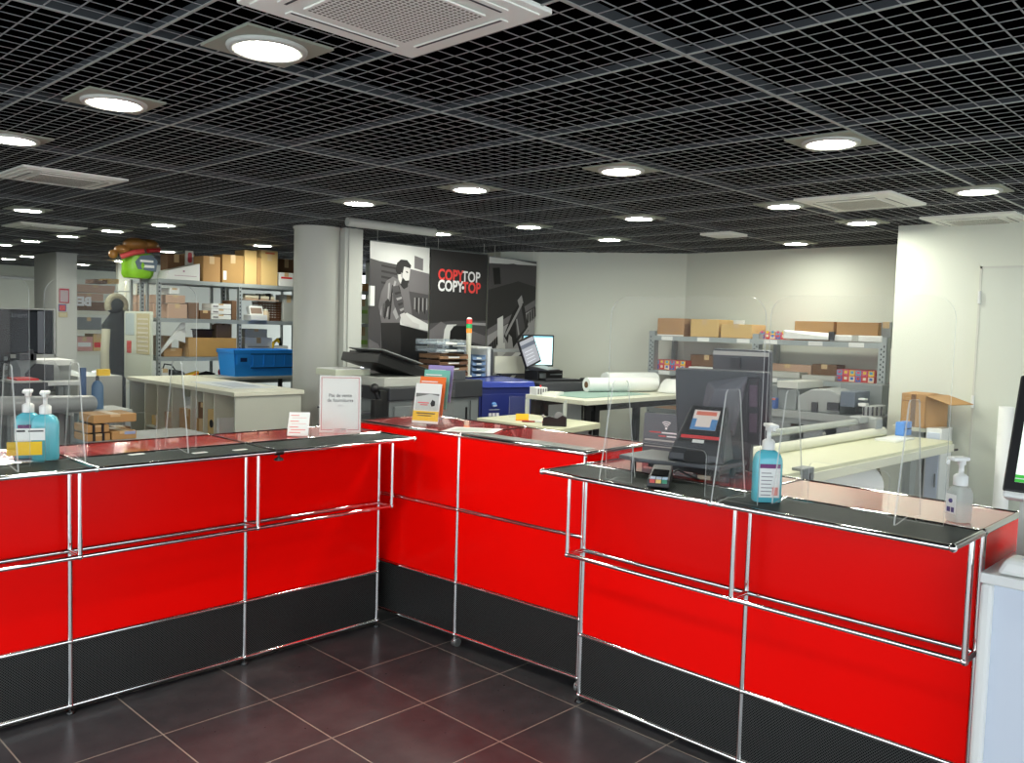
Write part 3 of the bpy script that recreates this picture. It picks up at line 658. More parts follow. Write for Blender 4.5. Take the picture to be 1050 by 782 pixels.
def poly(m, px, w, zt, k=0, mi=0, hh=1.2):
    k = k * 2.5
    """polygon in banner fractions: x 0..1 across, y 0..1 down over hh metres"""
    m.mi = mi; pts = [(x * w, zt - y * hh) for x, y in px]
    m.prism(pts, -.0025 - .0004 * (k + 1), -.002, 'y')
b1, w1 = banner('left hanging banner, a black and white print of a bearded man working at a counter', (bp[0].x, BY - .03, 0), (bp[1].x, BY + .03, 0), 2.365, P4)
m = MB()
zt1 = 2.365
poly(m, [(.006, 0.003), (.99, .003), (.99, .22), (.6, .19), (.3, .17), (.012, .14)], w1, zt1, 0, 5)
poly(m, [(.73, .08), (.88, .1), (.88, .2), (.73, .185)], w1, zt1, 1, 3)
poly(m, [(.65, .20), (.99, .23), (.99, .4), (.65, .38)], w1, zt1, 1, 3)
poly(m, [(.012, .14), (.16, .155), (.16, .82), (.012, .78)], w1, zt1, 1, 2)
poly(m, [(.16, .155), (.45, .17), (.45, .28), (.28, .33), (.2, .45), (.2, .86), (.16, .82)], w1, zt1, 1, 2)
for i in range(4): poly(m, [(.19, .18 + .045 * i), (.44, .195 + .045 * i), (.44, .212 + .045 * i), (.19, .197 + .045 * i)], w1, zt1, 2, 1)
poly(m, [(.65, .38), (.99, .4), (.99, .62), (.72, .6)], w1, zt1, 1, 2)
for i in range(7): poly(m, [(.74 + .035 * i, .43), (.757 + .035 * i, .43), (.757 + .035 * i, .53 + .02 * (i % 3)), (.74 + .035 * i, .53 + .02 * (i % 2))], w1, zt1, 2, 0 if i % 2 else 4)
poly(m, [(.5, .6), (.62, .56), (.99, .65), (.99, .71), (.5, .66)], w1, zt1, 2, 5)
poly(m, [(.5, .66), (.99, .72), (.99, 1.2), (.45, 1.2)], w1, zt1, 2, 0)
poly(m, [(.012, .78), (.3, .9), (.3, 1.2), (.012, 1.2)], w1, zt1, 2, 3)
# figure printed on the banner: trousers, shirt, arm, head
poly(m, [(.2, .63), (.5, .62), (.53, .8), (.5, 1.2), (.24, 1.2), (.22, .9)], w1, zt1, 3, 1)
poly(m, [(.38, .27), (.48, .3), (.53, .42), (.54, .52), (.5, .645), (.2, .65), (.15, .52), (.19, .4), (.27, .31)], w1, zt1, 4, 3)
for q_ in ([(.3, .33), (.33, .32), (.3, .6), (.28, .6)], [(.4, .3), (.43, .31), (.36, .44), (.34, .43)], [(.22, .44), (.24, .43), (.2, .6), (.18, .58)], [(.42, .52), (.48, .6), (.44, .62), (.38, .56)]): poly(m, q_, w1, zt1, 4.5, 4)
for q_ in ([(.36, .34), (.38, .34), (.34, .62), (.31, .62)], [(.47, .33), (.5, .38), (.46, .44), (.44, .4)]): poly(m, q_, w1, zt1, 4.6, 0)
poly(m, [(.2, .42), (.24, .36), (.26, .5), (.23, .64), (.2, .63)], w1, zt1, 5, 3)
poly(m, [(.36, .35), (.46, .34), (.55, .46), (.57, .56), (.48, .585), (.4, .5)], w1, zt1, 5, 2)
for i in range(4): poly(m, [(.4 + .03 * i, .4 + .045 * i), (.5 + .018 * i, .385 + .045 * i), (.51 + .018 * i, .4 + .045 * i), (.42 + .03 * i, .418 + .045 * i)], w1, zt1, 5.4, 4 if i % 2 else 1)
poly(m, [(.5, .575), (.57, .56), (.72, .635), (.83, .655), (.83, .69), (.66, .675), (.54, .65)], w1, zt1, 5, 6)
poly(m, [(.44, .2), (.5, .145), (.58, .14), (.66, .17), (.65, .24), (.63, .33), (.56, .36), (.47, .3)], w1, zt1, 4, 6)
poly(m, [(.42, .22), (.44, .155), (.5, .125), (.6, .125), (.67, .165), (.66, .19), (.55, .18), (.53, .24), (.46, .25)], w1, zt1, 5, 1)
poly(m, [(.585, .215), (.62, .222), (.62, .232), (.585, .226)], w1, zt1, 5.2, 0); poly(m, [(.505, .23), (.53, .235), (.53, .275), (.505, .268)], w1, zt1, 5.2, 4)
poly(m, [(.53, .27), (.58, .295), (.64, .29), (.62, .345), (.56, .365), (.5, .33)], w1, zt1, 5, 1)
poly(m, [(.22, .5), (.3, .45), (.36, .5), (.3, .52), (.26, .62), (.23, .6)], w1, zt1, 5, 1)
m.build('printed_picture', PR, b1)
MB(Matrix.Translation((0, 0, 0))).box(-.005, .05, -.03, -.004, zt1 - .62, zt1 - .43).build('wall_plate', WHITE, b1)
b2, w2 = banner('middle hanging banner, dark grey with a red and white shop name', (bp[1].x + .005, BY + .03, 0), (bp[2].x - .004, BY - .02, 0), 2.36, P2)
m = MB(); zt2 = 2.36
poly(m, [(.01, .64), (.4, .61), (.99, .6), (.99, 1.2), (.01, 1.2)], w2, zt2, 0, 2)
poly(m, [(.01, .7), (.2, .62), (.34, .66), (.26, .95), (.24, 1.2), (.01, 1.2)], w2, zt2, 1, 3)
poly(m, [(.26, .69), (.3, .645), (.47, .64), (.36, .7), (.33, .92), (.28, 1.0), (.21, .95)], w2, zt2, 2, 5)
poly(m, [(.36, .7), (.42, .655), (.68, .65), (.68, .96), (.33, 1.0)], w2, zt2, 3, 0)
poly(m, [(.66, .68), (.99, .74), (.99, .83), (.66, .78)], w2, zt2, 3, 3)
poly(m, [(.66, .8), (.99, .86), (.99, 1.1), (.68, 1.02)], w2, zt2, 3, 0)
poly(m, [(.74, .62), (.99, .62), (.99, .645), (.74, .64)], w2, zt2, 3, 4)
poly(m, [(.68, .98), (.99, 1.12), (.99, 1.17), (.68, 1.03)], w2, zt2, 4, 5)
m.build('printed_picture', PR, b2)
G2 = Matrix.Translation((0, -.0045, 0)) @ FACE_Y
LR_ = mat('logo_red', (232, 66, 62), .5)
text('COPY', .158, LR_, b2, G2 @ T(.345 * w2, zt2 - .262, 0), bold=.005, sx=.80); text('TOP', .158, WHITEINK, b2, G2 @ T(.70 * w2, zt2 - .265, 0), bold=.003, sx=.82)
text('COPY', .158, WHITEINK, b2, G2 @ T(.345 * w2, zt2 - .375, .0008), bold=.005, sx=.80); text('·', .158, WHITEINK, b2, G2 @ T(.56 * w2, zt2 - .385, .0008), bold=.008); text('TOP', .158, LR_, b2, G2 @ T(.71 * w2, zt2 - .379, .0008), bold=.005, sx=.82)
b3, w3 = banner('right hanging banner, a slanting black and white close-up of printing machinery', (bp[2].x + .004, BY - .02, 0), (bp[3].x, BY + .02, 0), 2.34, P3)
m = MB(); zt3 = 2.34
poly(m, [(.01, .0), (.4, .0), (.99, .02), (.99, .08), (.5, .04), (.01, .08)], w3, zt3, 0, 5)
poly(m, [(.01, .06), (.99, .035), (.99, .4), (.01, .66)], w3, zt3, 1, 2)
poly(m, [(.01, .3), (.6, .2), (.99, .24), (.99, .4), (.01, .66)], w3, zt3, 1.5, 1)
poly(m, [(.08, .1), (.22, .09), (.25, .24), (.12, .25)], w3, zt3, 2, 0)
poly(m, [(.01, .66), (.99, .36), (.99, .42), (.01, .72)], w3, zt3, 2, 3)
poly(m, [(.01, .72), (.99, .44), (.99, .72), (.01, 1.12)], w3, zt3, 2, 4)
poly(m, [(.5, .5), (.68, .38), (.74, .42), (.86, .66), (.52, .86), (.34, .72)], w3, zt3, 3, 0)
poly(m, [(.56, .52), (.68, .44), (.78, .64), (.6, .74)], w3, zt3, 4, 2)
for q_ in ([(.36, .7), (.68, .4), (.7, .42), (.38, .73)], [(.52, .84), (.85, .62), (.86, .65), (.53, .87)], [(.6, .38), (.68, .33), (.72, .4), (.64, .44)], [(.58, .56), (.6, .55), (.66, .7), (.63, .71)]): poly(m, q_, w3, zt3, 5, 4)
poly(m, [(.44, .7), (.5, .73), (.55, .88), (.4, .9)], w3, zt3, 5, 4)
poly(m, [(.2, .56), (.31, .53), (.33, .84), (.22, .88)], w3, zt3, 4, 5)
poly(m, [(.19, .8), (.36, .78), (.38, .88), (.24, .93)], w3, zt3, 5, 5)
for i in range(5): poly(m, [(.02 + .04 * i, .82 - .02 * i), (.05 + .04 * i, .8 - .02 * i), (.06 + .04 * i, .88 - .02 * i), (.03 + .04 * i, .9 - .02 * i)], w3, zt3, 5, 0)
for i in range(5): poly(m, [(.76 + .05 * i, .53 - .02 * i), (.79 + .05 * i, .51 - .02 * i), (.8 + .05 * i, .6 - .02 * i), (.77 + .05 * i, .63 - .02 * i)], w3, zt3, 5, 1)
poly(m, [(.01, 1.12), (.99, .7), (.99, .75), (.01, 1.2)], w3, zt3, 5, 5)
poly(m, [(.01, 1.2), (.99, .75), (.99, 1.2)], w3, zt3, 4, 2)
poly(m, [(.3, 1.2), (.8, .95), (.84, .97), (.4, 1.2)], w3, zt3, 5, 5)
m.build('printed_picture', PR, b3)

# ================================================================== production printers
t = thing('production_printer', 'dark grey production printer between the round pillar and the blue printer', 'printer', (3.5, 5.15, 0))
x1 = 1.16
MB().box(0.12, x1, .03, .75, .0, .93).build('body', GREY, t, .006)
m = MB(); m.prism([(0.1, 0), (.62, 0), (.62, .75), (.1, .75)], .93, 1.04); m.box(.62, x1 + .01, -.01, .76, .93, 1.085); m.build('top_housing', DARK, t, .008)
m = MB(); m.box(.66, 1.02, .012, .03, .12, .9); m.box(1.05, 1.14, .012, .03, .12, .9); m.build('front_door', GREY, t, .004)
MB().box(.98, .99, -.004, .014, .55, .84).build('door_handle', BLACK, t)
m = MB(); m.box(.16, .6, .0, .03, .14, .88); m.build('side_door', GREY, t, .004)
m = MB(); m.box(.8, 1.0, .04, .3, 1.085, 1.17); m.build('control_box', CHAR, t, .006)
m = MB(T(.42, .4, 1.17, ry=R(16))); m.box(-.34, .34, -.24, .3, -.02, .06); m.box(-.3, .3, -.2, .26, .06, .085); m.mi = 1; m.box(-.36, .1, -.3, .2, .09, .1); m.build('document_feeder', [BLACK, MGREY], t, .006)
m = MB(); m.box(.12, .62, .1, .72, 1.04, 1.12); m.build('scanner_unit', LGREY, t, .006)
m = MB()
for i in range(3): m.hexa([(-.28, .05, .55 + .15 * i), (.1, .05, .5 + .15 * i), (.1, .5, .5 + .15 * i), (-.28, .5, .55 + .15 * i), (-.28, .05, .565 + .15 * i), (.1, .05, .52 + .15 * i), (.1, .5, .52 + .15 * i), (-.28, .5, .565 + .15 * i)])
m.mi = 1; m.box(-.05, .02, .0, .06, .3, .95); m.box(.02, .1, .02, .1, .3, 1.02); m.build('output_tray', [CHAR, BLACK], t, .004)
m = MB(); m.path([(-.12, .1, .5), (-.05, .05, .62), (.04, .04, .9), (-.02, .05, 1.03)], .02); m.ball((-.02, .05, 1.04), .04); m.build('finisher_arm', BLACK, t)
# paper piles left of the feeder
for i, (u, v, lab) in enumerate(((378, 393, 'low'), )):
    t = thing('paper_stack', 'pile of pale paper behind the framed notice, on the printer output table', 'paper', (3.52, 5.75, 1.122))
    MB().box(-.16, .2, -.16, .14, 0, .05).build('sheets', mat('pale_green_paper', (206, 212, 190), .7), t); MB().box(-.15, .21, -.15, .14, .05, .056).build('top_sheet', PAPER, t)
# blue printer
t = thing('blue_printer', 'navy blue printer unit with a small logo on its front panel', 'printer', (4.735, 5.25, 0), R(-17))
m = MB(); m.box(0, .6, .02, .7, .06, 1.0); m.build('body', NAVY, t, .01)
m = MB(); m.hexa([(-.02, -.01, 1.0), (.61, -.01, 1.0), (.61, .72, 1.0), (-.02, .72, 1.0), (-.02, .02, 1.06), (.61, .02, 1.06), (.61, .72, 1.072), (-.02, .72, 1.072)]); m.build('lid', mat('navy_lid', (50, 66, 150), .25), t, .012)
m = MB(); m.box(-.045, 0, .0, .6, .0, .98); m.build('side_column', BLACK, t, .004)
m = MB(); m.box(.03, .57, .004, .022, .12, .94); m.build('front_panel', NAVY, t, .004)
m = MB(T(.16, .003, .84)); m.ball((0, 0, 0), .028, 14, 8, .9); m.mi = 1; m.box(-.02, .02, -.03, -.02, -.012, -.006); m.build('maker_emblem', [LBLUE, WHITEINK], t)
m = MB(T(.16, .003, .72)); 
for i in range(3): m.box(-.055 + .04 * i, -.025 + .04 * i, -.004, 0, .01, .04)
for i in range(2): m.box(-.03 + .045 * i, .0 + .045 * i, -.004, 0, -.03, -.008)
m.box(-.05, .06, -.004, 0, .07, .074); m.build('model_marking', WHITEINK, t)
# console unit right of it
t = thing('finisher_unit', 'low dark grey machine to the right of the blue printer carrying the laptop', 'printer', (5.366, 5.057, 0), R(-17))
m = MB(); m.box(0, .72, .05, .7, .0, .95); m.build('body', GREY, t, .006); m = MB(); m.hexa([(-.005, -.02, .95), (.74, -.02, .95), (.74, .74, .95), (-.005, .74, .95), (-.005, .0, 1.046), (.74, .0, 1.046), (.74, .74, 1.046), (-.005, .74, 1.046)]); m.build('top_housing', DARK, t, .01)
for i in range(3): m = MB(); m.box(.03, .69, .03, .05, .1 + .27 * i, .34 + .27 * i); m.build('drawer', MGREY, t, .004); 
zc = 1.047
# signal tower
p = at_y(480.5, 360, 5.6); zb = 1.082
t = thing('signal_tower', 'red green and amber signal light tower in front of the dark banner', 'signal light', (p.x, 5.6, zb))
m = MB(); zt_ = at_y(480.5, 326.5, 5.6).z - zb
m.tube((0, 0, 0), (0, 0, zt_ - .14), .02, 14, .026); m.lathe([(.04, 0), (.04, .01), (.02, .015)], 18); m.build('pole', IVORY, t)
for i, (c, n) in enumerate((((236, 140, 50), 'amber'), ((40, 160, 90), 'green'), ((210, 50, 46), 'red'))):
    MB().tube((0, 0, zt_ - .14 + .045 * i), (0, 0, zt_ - .097 + .045 * i), .028, 16).build('lamp_segment', mat('lamp_' + n, c, .3, emit=.3), t, label=n + ' lamp segment')
m = MB(); m.lathe([(.026, zt_ - .005), (.02, zt_ + .008), (.004, zt_ + .012)], 16); m.build('cap', WHITE, t)
# letter trays
def tray_stack(label, u0, u1, v0, v1, y, n, ms, cat='letter tray'):
    a, b = at_y(u0, v1, y), at_y(u1, v0, y); 
    t = thing('letter_tray_stack', label, cat, ((a.x + b.x) / 2, y, a.z)); w = b.x - a.x; hh = (b.z - a.z) / n
    for i in range(n):
        m = MB(); z = hh * i
        m.box(-w / 2, w / 2, 0, .3, z, z + .006); m.box(-w / 2, -w / 2 + .008, 0, .3, z, z + hh * .8); m.box(w / 2 - .008, w / 2, 0, .3, z, z + hh * .8); m.box(-w / 2, w / 2, .292, .3, z, z + hh * .8); m.box(-w / 2, -w * .2, -.004, 0, z, z + hh * .5); m.box(w * .2, w / 2, -.004, 0, z, z + hh * .5)
        m.build('tray', ms[i % len(ms)], t)
        MB().box(-w / 2 + .015, w / 2 - .015, .01, .28, z + .007, z + hh * .35).build('papers', PAPER, t)
    return t
tray_stack('blue letter tray tower right of the signal light', 484, 498, 363, 386, 5.62, 4, [mat('tray_blue', (120, 146, 178), .35)])
tray_stack('brown letter trays stacked behind the brochure stand', 450, 480, 362, 386, 5.55, 4, [mat('tray_brown', (112, 80, 60), .45), mat('tray_tan', (150, 114, 84), .45)])
t = tray_stack('clear plastic trays on top of the brown letter trays', 447, 478, 347, 361, 5.55, 2, [TRAYC])
m = at_y(496, 386, 5.66); t = thing('tray_tower', 'upright white cover beside the blue letter trays', 'cover', (at_y(500, 386, 5.64).x, 5.64, 1.08)); MB().box(-.01, .035, 0, .35, 0, .28).build('sheet', WHITE, t); MB().box(-.16, .04, -.01, .36, .28, .295).build('top_shelf', WHITE, t)
# grey frame behind the laptop
t = thing('paper_feeder', 'grey paper feeder with a horizontal bar behind the laptop', 'printer', (5.43, 5.82, 1.075), R(-17))
m = MB(); m.box(-.08, 0, -.06, .06, 0, .27); m.box(.1, .38, -.05, .05, 0, .13); m.build('housing', CHAR, t, .004); m = MB(); m.box(-.1, .4, -.03, .03, .24, .275); m.build('cross_bar', MGREY, t); MB().box(.02, .38, -.06, -.05, .02, .2).build('white_cover', IVORY, t)
# laptop console
q = at_z(556, 386.5, zc); 
t = thing('console_box', 'black box under the laptop on the finisher unit', 'computer', (5.79, 5.42, zc)); m = MB(); m.box(-.17, .22, -.1, .09, 0, .095); m.build('case', BLACK, t, .005); m = MB(); m.box(-.14, -.05, -.104, -.1, .02, .07); m.box(.02, .2, -.104, -.1, .05, .06); m.build('ports', GREY, t)
t = thing('laptop', 'open black laptop with a tilted screen in front of the white monitor', 'laptop', (5.73, 5.40, zc + .096), R(12))
m = MB(); m.hexa([(-.12, -.17, 0), (.14, -.17, 0), (.14, .06, 0), (-.12, .06, 0), (-.12, -.17, .012), (.14, -.17, .012), (.14, .06, .05), (-.12, .06, .05)]); m.build('keyboard_base', DARK, t, .004)
m = MB(); m.hexa([(-.1, -.15, .0145), (.12, -.15, .0145), (.12, .02, .046), (-.1, .02, .046), (-.1, -.15, .017), (.12, -.15, .017), (.12, .02, .048), (-.1, .02, .048)]); m.build('keys', MGREY, t)
Ms = T(-.02, .06, .05, ry=R(-14)) @ T(rx=R(-14)); m = MB(Ms); m.prism(rrect(.3, .3, .012, 3, 0, .15), -.009, .009, 'y'); m.build('screen_lid', BLACK, t)
m = MB(Ms); m.box(-.135, .135, -.0105, -.009, .02, .28); m.mi = 1; m.box(-.135, .135, -.0112, -.0105, .2, .24); m.mi = 2
for i in range(4): m.box(-.1, .06, -.0112, -.0105, .05 + .035 * i, .06 + .035 * i)
m.build('display', [mat('laptop_picture', (150, 152, 162), .4, emit=.3), mat('laptop_band', (96, 102, 118), .4, emit=.15), mat('laptop_text', (186, 188, 196), .4, emit=.3)], t)
t = thing('flat_monitor', 'black-edged monitor with a pale cyan screen behind the laptop', 'monitor', (5.95, 5.66, zc), R(-28))
m = MB(); m.prism(rrect(.36, .34, .008, 3, .02, .29), -.012, .014, 'y'); m.build('frame', BLACK, t)
m = MB(); m.box(-.145, .185, -.0135, -.012, .14, .445); m.mi = 1; m.box(-.145, .185, -.0142, -.0135, .43, .445); m.build('display', [mat('cyan_screen', (196, 236, 240), .4, emit=.75), mat('cyan_bar', (120, 180, 206), .4, emit=.5)], t)
m = MB(); m.box(-.02, .05, .0, .03, 0, .2); m.prism(rrect(.2, .12, .02, 3, .02, .02), 0, .012); m.build('stand', BLACK, t)
q = at_z(570, 388.5, 1.045); t = thing('computer_keyboard', 'black keyboard in front of the laptop', 'keyboard', (5.81, 5.17, 1.047), R(-24)); m = MB(); m.prism(rrect(.4, .13, .01, 3), 0, .016); m.build('case', BLACK, t); m = MB(); m.prism(rrect(.37, .1, .006, 3), .016, .02); m.build('keys', CHAR, t)
q = at_z(597, 388, 1.045); t = thing('computer_mouse', 'black computer mouse right of the keyboard', 'mouse', (6.03, 5.05, 1.046)); m = MB(); m.lathe([(.001, .035), (.02, .033), (.034, .022), (.038, .006), (.036, 0)], 20, sy=1.5); m.build('body', BLACK, t); MB().box(-.004, .004, .02, .04, .026, .034).build('wheel', GREY, t)

# ------------------------------------------------------------------ work table with cutting mat
ZW = .97
c = [at_z(525, 402, ZW), at_z(600, 411.5, ZW), at_z(692, 403, ZW)]
t = thing('work_table', 'pale work table on black legs with a teal cutting mat', 'table', (4.86, 4.05, 0))
xw, yw = 1.75, .76
m = MB(); m.prism([(0, 0), (xw, 0), (xw, yw), (.04, yw)], ZW - .04, ZW); m.build('table_top', IVORY, t, .004)
m = MB(); m.box(.05, xw - .05, .06, .1, ZW - .1, ZW - .04); m.box(.05, xw - .05, yw - .1, yw - .06, ZW - .1, ZW - .04); m.build('under_frame', BLACK, t)
for x in (.08, .2, xw - .1):
    for y in (.06, yw - .1): MB().box(x - .03, x + .03, y - .02, y + .04, 0, ZW - .05).build('leg', BLACK, t)
t = thing('cutting_mat', 'teal cutting mat on the work table', 'cutting mat', (5.55, 4.5, ZW)); m = MB(); m.prism(rrect(1.0, .55, .02, 4), 0, .004); m.build('mat', mat('teal_mat', (134, 164, 152), .5), t); m = MB(); m.prism(rrect(.94, .49, .01, 3), .004, .005); m.build('printed_grid', mat('teal_mat_print', (144, 174, 162), .5), t)
def roll(name, label, p0, p1, r, ms, cat='paper roll', group=None, core=True):
    p0, p1 = Vector(p0), Vector(p1); t = thing(name, label, cat, p0, 0, group); d = p1 - p0
    MB().tube((0, 0, 0), d, r, 24).build('paper', ms, t)
    e = d.normalized() * .004
    m = MB(); m.tube(-e, e * .2, r * .45, 18); m.tube(d - e * .2, d + e, r * .45, 18); m.build('core', CARDD if core else GREY, t)
    return t
pa, pb2 = at_z(616, 390, ZW + .12), at_z(694, 396, ZW + .07)
roll('plan_roll', 'thick white plan roll lying on the work table', (5.62, 4.68, ZW + .075), (6.4, 4.42, ZW + .075), .07, PAPER)
roll('plan_roll', 'thinner white plan roll behind the thick one on the work table', (6.0, 4.75, ZW + .095), (6.6, 4.57, ZW + .095), .09, mat('paper_cool', (222, 226, 222), .7))
t = thing('loose_plan', 'white plan sheet curling up at the right end of the work table', 'paper', (6.42, 4.1, ZW + .002))
m = MB(); n = 10; vs = []
for i in range(n + 1):
    a = i / n; vs += [(-.12 + .5 * a, -.1, .006 + .34 * (1 - a) ** 2 * a * 2.6), (-.12 + .5 * a, .22, .006 + .34 * (1 - a) ** 2 * a * 2.6)]
m.add(vs, [(2 * i, 2 * i + 2, 2 * i + 3, 2 * i + 1) for i in range(n)], True); o = m.build('sheet', PAPER, t); s = o.modifiers.new('thick', 'SOLIDIFY'); s.thickness = .003
MB().box(.2, .38, -.11, .21, .0, .006).build('folded_edge', PAPER, t)
q = at_z(545, 402, ZW); t = thing('card_box', 'small white box of cards at the left end of the work table', 'box', (4.96, 4.7, ZW), R(-10)); m = MB(); m.box(-.06, .06, -.05, .06, 0, .07); m.build('box', PAPER, t, .002); m = MB()
for i in range(4): m.box(-.05 + .028 * i, -.034 + .028 * i, -.052, -.05, .01, .06)
m.mi = 1; m.box(.01, .02, -.01, .0, .07, .09); m.build('print', [GREYINK, REDINK], t)
t = thing('paper_slips', 'white paper slips beside the box of cards on the work table', 'paper', (5.0, 4.57, ZW), R(20)); MB().prism([(-.07, -.06), (.16, -.05), (.1, .06), (-.07, .07)], 0, .03).build('stack', PAPER, t); MB().prism([(-.06, -.05), (.13, -.04), (.08, .05), (-.06, .06)], .03, .034).build('top_slip', IVORY, t)
# ------------------------------------------------------------------ small side table
ZS = .85
t = thing('side_table', 'small pale side table just behind the corner counter', 'table', (3.86, 3.5, 0), R(0))
m = MB(); m.prism([(0, 0), (.62, .1), (.62, .9), (.02, .88)], ZS - .045, ZS); m.build('table_top', BEIGE, t, .004)
m = MB(); m.box(.05, .55, .12, .8, ZS - .1, ZS - .045); m.build('apron', MGREY, t)
for x in (.06, .52):
    for y in (.14, .78): MB().box(x - .02, x + .02, y - .02, y + .02, 0, ZS - .045).build('leg', MGREY, t)
MB().box(.06, .52, .16, .78, .3, .33).build('lower_shelf', MGREY, t)
t = thing('low_screen', 'low clear acrylic screen on the small side table', 'acrylic screen', (4.28, 4.0, ZS), R(-64))
m = MB(); m.prism(rrect(.62, .17, .004, 3, 0, .085), -.0025, .0025, 'y')
for k in range(2, len(m.m)): m.m[k] = 1
m.build('screen_sheet', [PLEXI, PEDGE], t); m = MB(); m.box(-.16, -.155, -.05, .05, 0, .16); m.box(.155, .16, -.05, .05, 0, .16); m.build('support_fin', [PEDGE], t)
q = at_z(527, 427, ZS); t = thing('sticky_note_block', 'yellow sticky note block on the side table', 'note block', (4.05, 4.04, ZS), R(-40)); m = MB(T(rx=R(-12))); m.box(-.05, .05, 0, .02, 0, .055); m.build('block', YELLOW, t, .002); MB().box(-.05, .05, -.01, .05, 0, .006).build('pad_base', ORANGE, t)
t = thing('red_pen', 'dark red pen lying in front of the yellow note block', 'pen', (4.02, 3.92, ZS + .007), R(-50)); MB().tube((-.07, 0, 0), (.055, 0, 0), .007).build('barrel', mat('pen_red', (150, 40, 40), .4), t); MB().tube((.055, 0, 0), (.075, 0, 0), .006, 10, .001).build('tip', BLACK, t)
t = thing('glue_stick', 'blue capped glue stick beside the tape dispenser', 'glue stick', (4.09, 3.79, ZS)); MB().tube((0, 0, 0), (0, 0, .03), .014).build('barrel', WHITE, t); MB().tube((0, 0, .03), (0, 0, .055), .015).build('cap', LBLUE, t)
t = thing('marker_pen', 'red and white marker lying left of the blue glue stick', 'pen', (4.05, 3.85, ZS + .01), R(-70)); MB().tube((-.04, 0, 0), (.02, 0, 0), .01).build('barrel', WHITE, t); MB().tube((.02, 0, 0), (.05, 0, 0), .011).build('cap', mat('marker_red', (190, 70, 70), .4), t)
t = thing('tape_dispenser', 'black desk tape dispenser at the corner of the side table', 'tape dispenser', (4.0, 3.66, ZS), R(-52)); 
m = MB(); m.prism([(-.09, 0), (.09, 0), (.09, .07), (.06, .085), (.02, .06), (-.04, .075), (-.085, .06)], -.035, .035, 'y'); m.build('body', BLACK, t, .004)
m = MB(); m.tube((.03, -.015, .075), (.03, .015, .075), .032, 20); m.build('tape_reel', MGREY, t); MB().box(-.095, -.08, -.02, .02, .06, .08).build('cutter', STEEL, t)

# ================================================================== CARTONS
def carton(label, x0, x1, y0, y1, z0, z1, m=CARD, face='y', tape=True, op=False, group=None, cat='box', rz=0, straps=False, name='cardboard_box', flap=None, mark=None):
    cx, cy = (x0 + x1) / 2, (y0 + y1) / 2
    t = thing(name, label, cat, (cx, cy, z0), rz, group); a, b, h = abs(x1 - x0) / 2, abs(y1 - y0) / 2, z1 - z0
    c = MB()
    if op:
        th = .006
        c.box(-a, a, -b, b, 0, th); c.box(-a, a, -b, -b + th, 0, h); c.box(-a, a, b - th, b, 0, h); c.box(-a, -a + th, -b, b, 0, h); c.box(a - th, a, -b, b, 0, h)
    else: c.box(-a, a, -b, b, 0, h)
    c.build('carton_body', m, t, .004)
    if tape and not op:
        k = MB()
        if face == 'y': k.box(-.03, .03, -b - .001, b, h, h + .001); k.box(-.03, .03, -b - .0015, -b, h * .7, h + .001)
        else: k.box(-a - .001, a, -.03, .03, h, h + .001); k.box(-a - .0015, -a, -.03, .03, h * .7, h + .001)
        k.build('tape', TAPE, t)
    if straps:
        k = MB()
        for s in (-.4, .4):
            if face == 'y': k.box(s * a - .008, s * a + .008, -b - .003, b + .003, -.0, h + .003)
            else: k.box(-a - .003, a + .003, s * b - .008, s * b + .008, 0, h + .003)
        k.build('strap', INK, t)
    if flap:
        k = MB()
        for f in flap:
            if f == 'front': k.hexa([(-a, -b, h - .004), (a, -b, h - .004), (a, -b - .1, h - .06), (-a, -b - .1, h - .06), (-a, -b, h), (a, -b, h), (a, -b - .1, h - .056), (-a, -b - .1, h - .056)])
            if f == 'back': k.box(-a, a, b - .004, b, h, h + min(.1, a))
            if f == 'right': k.hexa([(a - .004, -b, h - .004), (a - .004, b, h - .004), (a + .16, b, h - .05), (a + .16, -b, h - .05), (a, -b, h), (a, b, h), (a + .16, b, h - .046), (a + .16, -b, h - .046)])
        k.build('flap', m, t)
    if mark:
        k = MB(); mc, u0, u1, v0, v1 = mark
        if face == 'y': k.box(-a + 2 * a * u0, -a + 2 * a * u1, -b - .002, -b, h * v0, h * v1)
        else: k.box(-a - .002, -a, b - 2 * b * u0, b - 2 * b * u1, h * v0, h * v1)
        k.build('printed_mark', mc, t)
    return t
